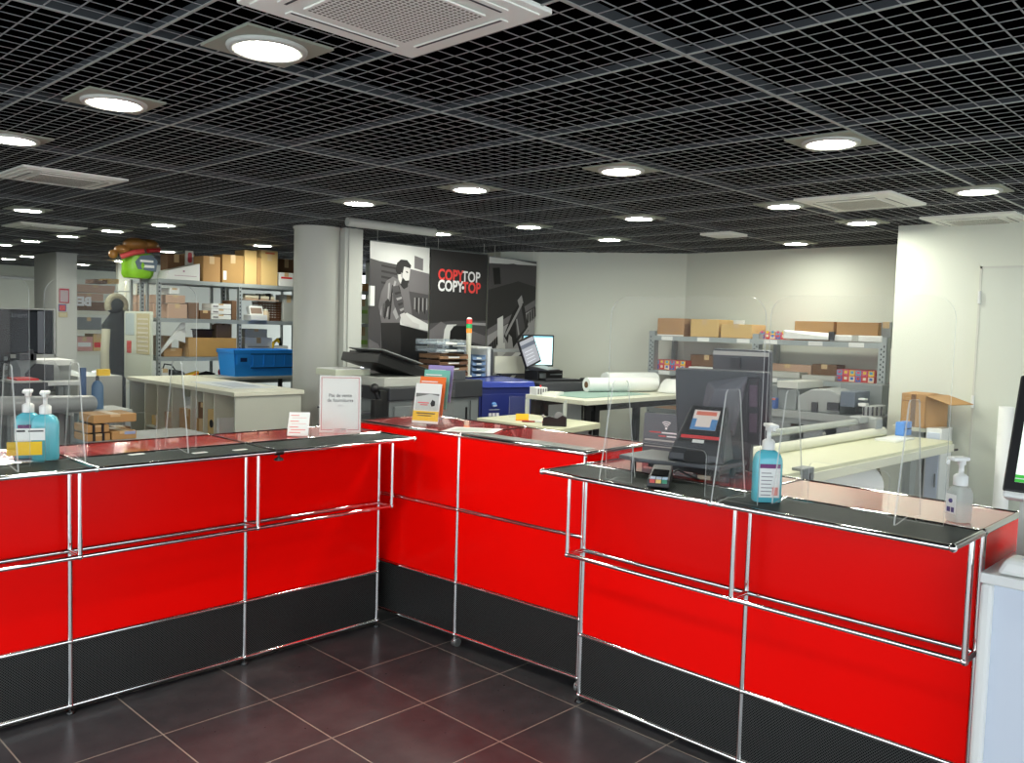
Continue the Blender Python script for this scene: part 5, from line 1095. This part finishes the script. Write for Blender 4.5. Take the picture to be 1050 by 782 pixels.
m = MB(); m.box(at_y(0, 400, 6.9).x - .3, at_y(9, 400, 6.9).x, 6.85, 7.05, .5, zt_); m.mi = 1
for i in range(8): m.box(at_y(2, 400, 6.9).x, at_y(6, 400, 6.9).x, 6.84, 6.85, .72 + .07 * i, .75 + .07 * i)
m.build('cable_column', [BLACK, GREY], t, .004)
m = MB(); m.box(a.x - .4, at_y(15, 400, 7.0).x, 7.1, 7.5, 0, .2); m.build('base', BLACK, t)
t = thing('plotter', 'grey plotter with a rounded cover in front of the square pillar', 'plotter', (0, 0, 0)); yp = 6.5
xa, xb = at_y(22, 385, yp).x, at_y(62, 385, yp).x; zq = at_y(40, 402, yp).z; zr = at_y(40, 370, yp).z
m = MB(); pts = [(0, zq), (.02, zq + (zr - zq) * .7), (.1, zr - .01), (.15, zr), (.28, zr - .02), (.32, zq)]; m.prism([(yp + p_, z) for p_, z in pts], xa, xb, 'x', True); m.build('rounded_cover', MGREY, t)
m = MB(); m.prism([(xa + .02, zq + .02), (xa + .22, zq + .02), (xa + .22, zr - .03), (xa + .1, zr - .02), (xa + .03, zr - .09)], yp - .01, yp + .03, 'y'); m.build('side_window', DARK, t)
m = MB(); m.box(xa - .05, xb + .02, yp - .05, yp + .33, zq - .04, zq); m.build('platen', LGREY, t); m = MB(); m.box(xa - .02, xa + .1, yp, yp + .3, 0, zq - .04); m.box(xb - .1, xb - .02, yp, yp + .3, 0, zq - .04); m.build('leg', DARK, t)
m = MB(); m.box(xa + .02, xa + .14, yp + .12, yp + .2, zr, zr + .05); m.box(xa + .1, xa + .12, yp + .12, yp + .2, zr, zr + .08); m.build('control_box', DARK, t)
t = thing('red_folder', 'thin red and grey folders lying beside the plotter at the far left', 'folder', (at_y(23, 387, 6.15).x, 6.05, 0)); z3 = at_y(25, 391, 6.15).z; m = MB(); m.box(-.09, .1, 0, .25, z3, z3 + .012); m.mi = 1; m.box(-.06, .08, .01, .24, z3 + .012, z3 + .024); m.build('cover', [LGREY, REDINK], t); MB().box(-.12, .12, -.05, .3, 0, z3).build('stand_box', DARK, t)
t = thing('bench_top', 'pale bench top in front of the square pillar carrying a machine', 'bench', (0, 0, 0)); yq = 8.0; xa, xb = at_y(46, 369, yq).x, at_y(76, 371, yq).x; z3 = at_y(60, 369, yq).z
m = MB(); m.box(xa - .3, xb, yq, yq + .7, z3 - .05, z3); m.build('table_top', WHITE, t); m = MB(); m.box(xa, xb - .02, yq + .02, yq + .6, z3 - .35, z3 - .05); m.build('drawer_block', MGREY, t)
for x in (xa, xb - .08): MB().box(x, x + .05, yq + .05, yq + .1, 0, z3 - .05).build('leg', MGREY, t)
t = thing('white_shelf_board', 'white tray sticking out above the grey film roll', 'tray', (0, 0, 0)); ym = 6.29; xa, xb = at_y(46, 391, ym).x, at_y(88, 391, ym).x; z3 = at_y(66, 391, ym).z; m = MB(); m.box(xa, xb, ym, ym + .12, z3 - .03, z3); m.build('board', WHITE, t, .004); m = MB(); m.box(xa + .1, xa + .14, ym + .03, ym + .09, 0, z3 - .03); m.box(xb - .14, xb - .1, ym + .03, ym + .09, 0, z3 - .03); m.build('leg', GREY, t)
p0, p1 = at_y(-8, 416, 5.3), at_y(93, 413.5, 5.75)
roll('film_roll', 'long grey film roll lying across the machine behind the gel bottles', p0, p1, .058, mat('film_grey', (140, 144, 146), .35), 'film roll', core=False)
t = thing('roll_stand', 'grey stand carrying the long grey film roll', 'stand', (0, 0, 0))
for q_ in (p0.lerp(p1, .2), p0.lerp(p1, .88)): m = MB(); m.box(q_.x - .03, q_.x + .03, q_.y - .04, q_.y + .04, 0, q_.z - .064); m.build('leg', GREY, t)
m = MB(); q_ = p0.lerp(p1, .2); q2 = p0.lerp(p1, .88); m.tube((q_.x, q_.y, .4), (q2.x, q2.y, .4), .02); m.build('cross_bar', GREY, t)
p = at_y(100, 418, 6.05)
t = thing('gas_bottle', 'blue canister standing left of the parcels', 'canister', (p.x, 6.05, ZPK + .001)); k = at_y(106, 400, 6.05).x - at_y(100, 400, 6.05).x; hz = at_y(100, 390, 6.05).z - ZPK
m = MB(); m.lathe([(k, 0), (k, hz * .8), (k * .7, hz * .93), (k * .3, hz)], 22); m.build('body', mat('canister_blue', (62, 100, 134), .4), t); MB().lathe([(k * .3, hz), (k * .3, hz + .03), (.005, hz + .035)], 14).build('cap', DARK, t)
p = at_y(85, 400, 6.15); t = thing('blue_post', 'slim blue upright left of the blue canister', 'post', (p.x, 6.15, ZPK + .001)); MB().box(-.018, .018, -.018, .018, 0, .3).build('upright', mat('post_blue', (52, 84, 124), .5), t); MB().box(-.035, .035, -.035, .035, 0, .012).build('foot', DARK, t)
p = at_y(112, 385, 7.8); t = thing('small_blue_clamps', 'yellow tagged gadget on the bench left of the notice board', 'tool', (p.x - .05, 7.8, 0)); z3 = at_y(112, 385, 7.8).z; m = MB(); m.box(-.05, .06, 0, .05, z3, z3 + .06); m.build('tag', YELLOW, t); MB().box(-.25, .15, -.05, .15, 0, z3).build('block', LGREY, t)
# tubes / bin of white plastic bags, mid left
p = at_y(86, 398, 8.6); z3 = at_y(86, 418, 8.6).z; t = thing('plastic_wrapped_goods', 'heap of white plastic-wrapped goods left of the coat', 'packages', (p.x, 8.6, 0)); m = MB()
for (x, y, z, r) in ((-.1, 0, .0, .17), (.1, .05, .03, .16), (0, -.02, .16, .15), (.16, 0, .2, .12), (-.14, .02, .2, .12)): m.ball((x, y, z3 + .1 + z), r, 14, 9, .75)
m.build('wrapping', mat('plastic_white', (206, 212, 212), .25, var=.12, vscale=12), t); MB().box(-.3, .3, -.2, .25, 0, z3).build('crate', GREY, t)
# far shelf with cartons and a sign's reflection painted on one
YS = 13.2
fx0, fx1 = at_y(74, 320, YS).x, at_y(122, 320, YS).x
fz = [at_y(95, 318.5, YS).z, at_y(95, 338, YS).z, at_y(95, 360, YS).z]
rack('distant storage rack full of brown cartons right of the square pillar', fx0, fx1 + .3, (YS, YS + .5), [fz[0], fz[1], fz[2], .5], 1, at_y(95, 285, YS).z, m=IVORY, thick=.06)
FG = 'cartons on the distant rack'
def fc(lab, u0, u1, v0, z, ms, **k):
    a, b = at_y(u0, v0, YS + .05), at_y(u1, v0, YS + .05); return carton(lab, a.x, b.x, YS + .05, YS + .4, z + .002, a.z, ms, group=FG, **k)
t = fc('long brown carton with reversed white letters on the distant rack', 74, 110, 308.5, fz[0], CARDD, tape=False)
text('BEI', .18, WHITEINK, t, T(-.1, -.18, .13) @ Matrix.Scale(-1, 4, (1, 0, 0)) @ FACE_Y @ T(0, 0, .003), bold=.01)  # mirrored letters of a reflected sign, painted onto the carton
zq = at_y(90, 308.5, YS + .05).z
fc('wide pale carton on the lettered carton of the distant rack', 76, 106, 300, zq + .002, CARDP)
fc('long pale carton topmost of the distant pile', 76, 118, 291, at_y(90, 300, YS + .05).z + .004, CARDP)
fc('dark brown carton on top of the distant pile', 96, 110, 286, at_y(100, 291, YS + .05).z + .006, CARDD)
fc('tan carton on top of the distant pile beside the dark one', 110.5, 122, 285.5, at_y(115, 291, YS + .05).z + .006, CARDL)
fc('pale red and white box on the lower shelf of the distant rack', 78, 95, 345, fz[2], mat('pale_red_box', (206, 150, 140), .7), mark=(PAPER, .1, .9, .3, .6))
fc('orange and white box on the lower shelf of the distant rack', 95.5, 106, 342, fz[2], CARDL, mark=(REDINK, .1, .9, .2, .5))
fc('grey box on the middle shelf of the distant rack', 78, 104, 325, fz[1], GREY)
# notices on the square pillar
py = 12.55
for (u0, u1, v0, v1, lab, c1, c2) in ((60.5, 70.5, 296, 310.5, 'red-bordered notice on the square pillar, topmost of three', (186, 60, 76), (190, 172, 176)), (60, 67.5, 312, 319, 'small blue and red notice on the square pillar, middle of three', (60, 80, 150), (206, 80, 80)), (60, 69, 320, 325, 'small beige notice on the square pillar, lowest of three', (190, 176, 130), (206, 196, 156))):
    a, b = at_y(u0, v1, py), at_y(u1, v0, py); t = thing('pinned_notice', lab, 'notice', ((a.x + b.x) / 2, py - .012, a.z), 0, 'notices on the square pillar'); w_, h_ = (b.x - a.x) / 2, b.z - a.z
    MB().box(-w_, w_, 0, .01, 0, h_).build('sheet', mat('n_%d_%d_%d' % c1, c1, .6), t); MB().box(-w_ * .85, w_ * .8, -.003, 0, h_ * .08, h_ * .88).build('print', mat('n_%d_%d_%d' % c2, c2, .6), t)
t = thing('wall_pipe', 'thin white pipe along the far wall at the left edge', 'pipe', (0, 17.44, 0)); a = at_y(0, 283, 17.44); m = MB(); m.tube((a.x - 2, 0, a.z), (a.x + .75, 0, a.z - .02), .03); m.build('pipe', WHITE, t); m = MB(); m.tube((a.x + .72, 0, a.z - .02), (a.x + .85, 0, a.z - .02), .045); m.build('elbow', WHITE, t)

# ================================================================== RIGHT: rack along the back wall
RXF = 6.95
y0_, y1_, ym_ = at_x(668, 360, RXF).y, at_x(905, 360, RXF).y, at_x(777, 360, RXF).y
zs1, zs2 = at_x(780, 347.5, RXF).z, at_x(780, 386, RXF).z
BOARD = mat('rack_board', (186, 150, 120), .7)
rack('grey perforated-post storage rack along the right back wall', y1_, y0_, (RXF, RXF + .45), (zs1, zs2, .75, .3), 2, zs1 + .05, .075, axis='y', thick=.05, boards=BOARD)
t = thing('shelf_label_set', 'row of white labels on the beams of the right storage rack', 'labels', (RXF - .006, 0, 0))
for (u, v) in ((684, 347.5), (721, 348.5), (762, 350), (790, 352.5), (836, 353.5), (878, 355), (681, 381), (790, 385.5), (832, 388.5), (872, 391)):
    z = zs1 if v < 360 else zs2; y = at_x(u, v, RXF - .006).y; MB().box(-.002, 0, y - .07, y + .07, z - .045, z - .005).build('label', PAPER, t)
RG = 'boxes on the right storage rack'
def xc(lab, u0, u1, v0, z, ms, d=.3, x=RXF + .03, **k):
    a, b = at_x(u0, v0, x), at_x(u1, v0, x); return carton(lab, x, x + d, b.y, a.y, z + .002, a.z, ms, face='x', group=RG, **k)
xc('brown carton with a white foot strip at the left end of the top right shelf', 674.5, 701.5, 326, zs1, mat('carton_plain', (176, 138, 98), .8, var=.05), tape=False, mark=(PAPER, 0, 1, 0, .07))
xc('tan carton in the middle of the left top shelf bay', 708.5, 737, 327, zs1, CARDL)
xc('tan carton in front of a white sheet on the left top shelf bay', 739.5, 771, 332, zs1, CARDL)
t = xc('white backing board behind the tan carton of the left top shelf bay', 737.5, 763, 328, zs1, PAPER, .02, RXF + .36, tape=False)
xc('wide open carton on the right top shelf bay, the left one of two', 815, 855, 329, zs1, CARD, op=True)
xc('wide open carton on the right top shelf bay, the right one of two', 858, 901, 330, zs1, CARD, op=True)
xc('grey carton at the right end of the top shelf beside the wall block', 903.5, 914, 330, zs1, MGREY, .25, RXF + .1)
def toys(lab, u0, u1, v0, z):
    x = RXF + .085; a, b = at_x(u0, v0, x), at_x(u1, v0, x); t = thing('paper_ream_box', lab, 'box', (x, (a.y + b.y) / 2, z + .002), 0, 'multicoloured patterned boxes on the right rack'); w = abs(a.y - b.y); h = a.z - z
    MB().box(0, .27, -w / 2, w / 2, 0, h).build('carton_body', mat('toy_red', (204, 70, 66), .5), t)
    m = MB(); cs = [(70, 110, 190), (228, 196, 70), (204, 70, 66), (84, 160, 200), (226, 216, 190), (206, 90, 120)]
    n = 6
    for i in range(n):
        for j in range(2):
            m.mi = (i * 2 + j * 3) % 6; ya = w / 2 - w * i / n; yb = w / 2 - w * (i + 1) / n; m.box(-.002, 0, ya - .004, yb + .004, h * .5 * j + .004, h * .5 * (j + 1) - .004)
            m.mi = (i * 2 + j * 3 + 2) % 6; yc = (ya + yb) / 2; m.box(-.003, -.002, yc - .014, yc + .014, h * .5 * j + .02, h * .5 * j + .045)
    m.build('pattern', [mat('toy%d' % k, c, .5) for k, c in enumerate(cs)], t)
toys('multicoloured patterned box on the lower left shelf of the right rack', 671, 703, 368.5, zs2)
toys('multicoloured patterned box on the top shelf beside the middle post of the right rack', 779, 812, 340, zs1)
toys('multicoloured patterned box on the lower shelf at the right end of the right rack', 858, 897, 378.5, zs2)
xc('long brown carton at the back of the lower left shelf of the right rack', 708, 742, 363, zs2, CARDD, .14, RXF + .2)
xc('flat white paper pack in front on the lower left shelf of the right rack', 706, 740, 375.5, zs2, PAPER, .15, RXF + .02, tape=False)
xc('long brown carton at the back of the lower right shelf, left of two', 784, 832, 372, zs2, CARDP, .14, RXF + .2)
xc('brown carton at the back of the lower right shelf, right of two', 833, 858, 373, zs2, CARDD, .2, RXF + .2)
xc('flat grey-white paper pack on the lower right shelf, left one', 786, 820, 380, zs2, LGREY, .18, RXF + .02, tape=False)
xc('flat grey-white paper pack on the lower right shelf, right one', 822, 856, 384, zs2, LGREY, .18, RXF + .02, tape=False)
p = at_x(830, 346, RXF + .05); t = thing('white_bundle', 'crumpled white sheet spilling out of the open carton on the top shelf', 'sheet', (RXF + .0, p.y, zs1)); m = MB()
m.hexa([(-.02, -.22, .01), (.02, -.22, .01), (.02, .24, .01), (-.02, .24, .01), (-.02, -.24, .04), (.02, -.22, .08), (.02, .26, .1), (-.02, .2, .09)]); m.build('sheet', PAPER, t, .01); MB().box(-.03, .0, -.27, -.22, .01, .09).build('dark_tie', DARK, t)
p = at_x(878, 348, RXF + .02); t = thing('white_pack', 'white flat pack lying in front of the right open carton on the top shelf', 'package', (RXF - .006, p.y, zs1 + .003)); MB().box(0, .024, -.24, .24, 0, .06).build('pack', PAPER, t, .01); MB().box(-.001, .0245, -.03, .03, -.0, .0605).build('band', LGREY, t)
# ------------------------------------------------------------------ grey finishing machine in front of the rack
t = thing('finishing_machine', 'long grey finishing machine in front of the right storage rack', 'machine', (0, 0, 0))
mx = 5.95; ya, yb = at_x(783, 430, mx).y, max(2.05, at_x(909, 430, mx).y)
zt_ = at_x(845, 424, mx).z
m = MB(); m.box(mx, mx + .6, yb, ya, .12, zt_); m.build('lower_body', GREY, t, .006)
m = MB(); m.box(mx - .012, mx, yb, ya, zt_ - .06, zt_); m.build('front_lip', MGREY, t)
for k in range(3):
    y = ya + (yb - ya) * (.18 + .3 * k); m = MB(); m.box(mx - .008, mx, y - .2, y + .2, .2, zt_ - .1); m.build('door', mat('door_grey', (124, 130, 132), .45), t, .003); m = MB(); m.tube((mx - .02, y - .1, zt_ - .16), (mx, y - .1, zt_ - .16), .012); m.build('knob', LGREY, t)
def xb_(u0, u1, v0, z0, d, x): a, b = at_x(u0, v0, x), at_x(u1, v0, x); return (x, x + d, max(b.y, 2.05), max(a.y, 2.1), z0, a.z)
m = MB(); m.box(*xb_(783, 798, 394, zt_, .4, mx + .1)); m.box(*xb_(798, 817, 391, zt_, .45, mx + .06)); m.build('feeder_tower', GREY, t, .006)
m = MB(); m.box(*xb_(797, 818, 390, at_x(806, 398, mx + .04).z, .5, mx + .04)); m.build('tower_cap', LGREY, t, .004)
b = xb_(818, 862, 400, zt_, .5, mx + .06); m = MB(); hh = b[5] - zt_; m.prism([(b[2], zt_), (b[3], zt_), (b[3], zt_ + hh * .72), (b[3] - .12, zt_ + hh * 1.1), (b[2] + .1, zt_ + hh * 1.15), (b[2], zt_ + hh * .95)], b[0], b[1], 'x'); m.build('rounded_cover', MGREY, t, .01)
m = MB(); b2 = xb_(832, 838, 412, zt_ + .0, .02, mx + .03); m.box(*b2); b2 = xb_(848, 860, 412, zt_ + .03, .03, mx + .03); m.box(*b2); m.build('latch', DARK, t)
m = MB(); m.box(*xb_(862, 877, 401, at_x(868, 417, mx + .03).z, .3, mx + .03)); m.build('display_box', mat('slate_plastic', (92, 102, 114), .4), t, .004)
m = MB(); m.box(*xb_(862, 905, 392, zt_, .2, mx + .38)); m.build('rear_housing', GREY, t, .006)
m = MB(); m.box(*xb_(879, 887, 408, at_x(883, 411, mx).z, .06, mx + .1)); m.box(*xb_(880, 888, 413, at_x(883, 417, mx).z, .06, mx + .06)); m.build('white_block', WHITE, t)
m = MB(); m.box(*xb_(884, 909, 416, at_x(890, 428, mx - .05).z, .3, mx - .05)); m.box(*xb_(880, 906, 428, at_x(890, 440, mx - .1).z, .3, mx - .1)); m.build('delivery_unit', MGREY, t, .01)
m = MB()
for i in range(5): a = at_x(886 + 4.5 * i, 417, mx - .052); m.box(mx - .056, mx - .05, a.y - .006, a.y + .006, a.z - .07, a.z)
m.build('slot', DARK, t)
m = MB(); m.box(mx + .02, mx + .58, yb + .05, ya - .05, 0, .12); m.build('plinth', DARK, t)
a = at_x(791, 421, mx - .0); t = thing('tissue_box', 'small blue white and red box at the left end of the finishing machine', 'box', (mx + .034, a.y + .03, zt_ + .002)); m = MB(); m.box(-.03, .06, -.06, .05, 0, .09); m.build('carton_body', mat('tissue_blue', (70, 96, 150), .5), t, .003); m = MB(); m.box(-.033, -.03, -.06, .05, .075, .088); m.mi = 1; m.box(-.033, -.03, -.03, .02, .02, .05); m.build('print', [mat('tissue_red', (206, 110, 80), .5), PAPER], t)
# ------------------------------------------------------------------ laminating table
t = thing('laminating_table', 'long beige laminating table with rollers behind the right counter', 'laminating table', (0, 0, 0))
ZL = .86
f0, f1 = at_z(826, 482, ZL), at_z(977, 452, ZL); k0, k1 = at_z(776, 470, ZL), at_z(938, 447, ZL)
ax = (f1 - f0); ax.z = 0; L_ = ax.length; ang = math.atan2(ax.y, ax.x); t.location = (f0.x, f0.y, 0); t.rotation_euler = (0, 0, ang)
dpt = .42
m = MB(); m.box(-.35, L_, 0, dpt, ZL - .035, ZL); m.build('table_top', BEIGE, t, .004)
m = MB(); m.box(-.35, L_, -.012, 0, ZL - .075, ZL - .02); m.build('front_rail', IVORY, t, .003)
m = MB(); m.tube((-.6, dpt + .02, ZL + .02), (L_ - .15, dpt + .02, ZL + .03), .035, 18); m.build('lower_roller', IVORY, t)
m = MB(); m.tube((-.6, dpt + .1, ZL + .1), (L_ - .3, dpt + .1, ZL + .11), .024, 18); m.build('upper_roller', STEEL, t)
m = MB(); m.box(L_ - .32, L_ - .2, dpt + .0, dpt + .2, ZL - .02, ZL + .14); m.box(L_ - .45, L_ - .3, dpt + .06, dpt + .14, ZL + .1, ZL + .15); m.build('roller_bracket', MGREY, t, .01)
m = MB(); m.box(-.06, .06, -.02, .05, ZL - .1, ZL + .015); m.tube((.02, -.03, ZL - .03), (.02, -.01, ZL - .03), .02); m.build('end_bracket', GREY, t, .004)
m = MB(); m.box(L_ - .62, L_ - .52, .05, dpt, 0, ZL - .035); m.box(L_ - .75, L_ - .35, .02, dpt, 0, .05); m.build('leg', GREY, t); m = MB(); m.box(-.2, -.1, .05, dpt, 0, ZL - .035); m.build('leg', GREY, t)
m = MB(); m.prism([(L_ - 1.05, ZL - .035), (L_ - .62, ZL - .035), (L_ - .62, .1), (L_ - .75, .1), (L_ - .8, .45)], .1, .3, 'y'); m.build('side_panel', mat('panel_greige', (176, 176, 158), .5), t)
m = MB(); m.tube((L_ - .3, .04, .42), (L_ + .02, .0, .4), .008); m.tube((L_ - .3, .04, .8), (L_ + .1, .0, .79), .008); m.build('cable_arm', DARK, t)
Mt = Matrix.Translation(t.location) @ T(rz=ang)
def lam(x, y, z): return Mt @ Vector((x, y, z))
q = at_x(958.5, 450, 5.86); t2 = thing('white_cabinet', 'narrow white upright unit at the far end of the laminating table', 'cabinet', (5.95, q.y, 0), 0); m = MB(); m.box(-.12, .12, -.055, .055, 0, .93); m.build('body', WHITE, t2, .006); MB().box(-.126, -.12, -.045, .045, .1, .9).build('door', COOLWHITE, t2, .003); MB().tube((-.135, -.03, .5), (-.135, -.03, .6), .006).build('handle', GREY, t2)
q = lam(L_ - .34, .27, ZL + .001); t2 = thing('paper_pad', 'white pad of paper lying at the far end of the laminating table', 'paper', tuple(q), ang); MB().box(-.16, .16, -.07, .08, 0, .012).build('pad', PAPER, t2); MB().box(-.15, .15, -.06, .07, .012, .014).build('top_sheet', WHITE, t2)
a, b = at_y(937, 449, 1.62), at_y(953, 434, 1.62)
q = lam(L_ - .1, .31, ZL + .014); t2 = thing('blue_block', 'bright blue clamp block at the far end of the laminating table', 'clamp', tuple(q), ang); m = MB(); m.box(-.075, -.01, -.03, .03, 0, .1); m.box(.01, .075, -.03, .03, 0, .1); m.box(-.03, .03, -.02, .02, .02, .07); m.build('body', mat('clamp_blue', (90, 146, 220), .4), t2, .004); MB().box(-.06, .06, -.034, -.03, .045, .055).build('groove', BLUED, t2)
# open cardboard box beyond the table
X_ = 5.85
a, b = at_x(919, 403, X_), at_x(955, 403, X_); zb_ = at_x(930, 437, X_).z
t2 = thing('box_stand', 'low pale stand under the open cardboard box against the white wall', 'stand', (X_ + .13, (a.y + b.y) / 2, 0)); MB().box(-.13, .13, -.1, .14, zb_ - .03, zb_).build('top', IVORY, t2); MB().box(-.1, .1, -.08, .12, 0, zb_ - .03).build('column', MGREY, t2)
t2 = thing('cardboard_box', 'open cardboard box with one flap folded out, against the white wall block', 'box', (X_ + .01, (a.y + b.y) / 2, zb_), R(-18)); w_ = abs(a.y - b.y) / 2 * .82; h_ = a.z - zb_
m = MB(); th = .006; d_ = .26; m.box(0, d_, -w_, w_, 0, th); m.box(0, th, -w_, w_, 0, h_); m.box(d_ - th, d_, -w_, w_, 0, h_); m.box(0, d_, w_ - th, w_, 0, h_); m.box(0, d_, -w_, -w_ + th, 0, h_); m.build('carton_body', CARD, t2)
m = MB(); m.hexa([(0, -w_, h_ - .004), (d_, -w_, h_ - .004), (d_, -w_ - .2, h_ - .055), (0, -w_ - .2, h_ - .055), (0, -w_, h_), (d_, -w_, h_), (d_, -w_ - .2, h_ - .05), (0, -w_ - .2, h_ - .05)]); m.hexa([(-.0, -w_, h_), (.0, w_, h_), (.14, w_, h_ + .01), (.14, -w_, h_ + .01), (0, -w_, h_ + .004), (.0, w_, h_ + .004), (.14, w_, h_ + .014), (.14, -w_, h_ + .014)]); m.build('flap', CARD, t2)
m = MB(); m.box(-.0015, 0, -w_, w_, h_ * .78, h_ * .8); m.box(-.0015, 0, -.02, .02, 0, h_); m.build('seam', CARDD, t2)
# paper under the laminating table
p0, p1 = at_z(885, 500, .5), at_z(916, 478, .5)
q = lam(.42, .2, .645); q2 = lam(1.08, .14, .645)
roll('paper_roll', 'large white paper roll under the laminating table', q, q2, .13, PAPER)
q = lam(.8, .0, 0); t2 = thing('paper_bench', 'low brown bench under the paper rolls behind the right counter', 'bench', (q.x, q.y, 0), ang); MB().box(-.7, .34, -.28, .34, .47, .5).build('top', CARDP, t2)
for x in (-.6, .26): MB().box(x - .03, x + .03, -.2, .3, 0, .47).build('leg', MGREY, t2)
q = lam(.16, -.1, .6); q2 = lam(.72, -.16, .6)
roll('paper_roll', 'smaller white paper roll in front of the large one under the laminating table', q, q2, .09, mat('paper_b', (226, 224, 210), .7))
# white plan tube against the wall block
p = at_x(1026, 512, 5.98); t2 = thing('plan_tube', 'tall white plan tube standing against the white wall block at the right', 'tube', (5.98, p.y, 0)); zt_ = at_x(1027, 416.5, 5.98).z; r_ = abs(at_x(1018, 450, 5.98).y - at_x(1034, 450, 5.98).y) / 2
m = MB(); m.lathe([(r_, 0), (r_, zt_), (r_ * .9, zt_), (r_ * .9, zt_ - .05)], 24, cap=False); m.build('tube_body', PAPER, t2); MB().lathe([(r_ * .9, zt_ - .05), (.005, zt_ - .05)], 24, cap=False).build('end_cap', LGREY, t2)
# ================================================================== LIGHT
w = bpy.data.worlds.new('daylight'); SC.world = w; w.use_nodes = True; bg = w.node_tree.nodes['Background']; bg.inputs[0].default_value = (.86, .93, 1, 1); bg.inputs[1].default_value = 1.9
SC.view_settings.view_transform = 'Standard'; SC.view_settings.look = 'None'; SC.view_settings.exposure = 0.7; SC.view_settings.gamma = 1
SC.view_settings.use_curve_mapping = False
cy = SC.cycles; cy.use_denoising = True; cy.max_bounces = 10; cy.transparent_max_bounces = 24; cy.diffuse_bounces = 4; cy.glossy_bounces = 4; cy.caustics_reflective = False; cy.caustics_refractive = False; cy.sample_clamp_indirect = 8
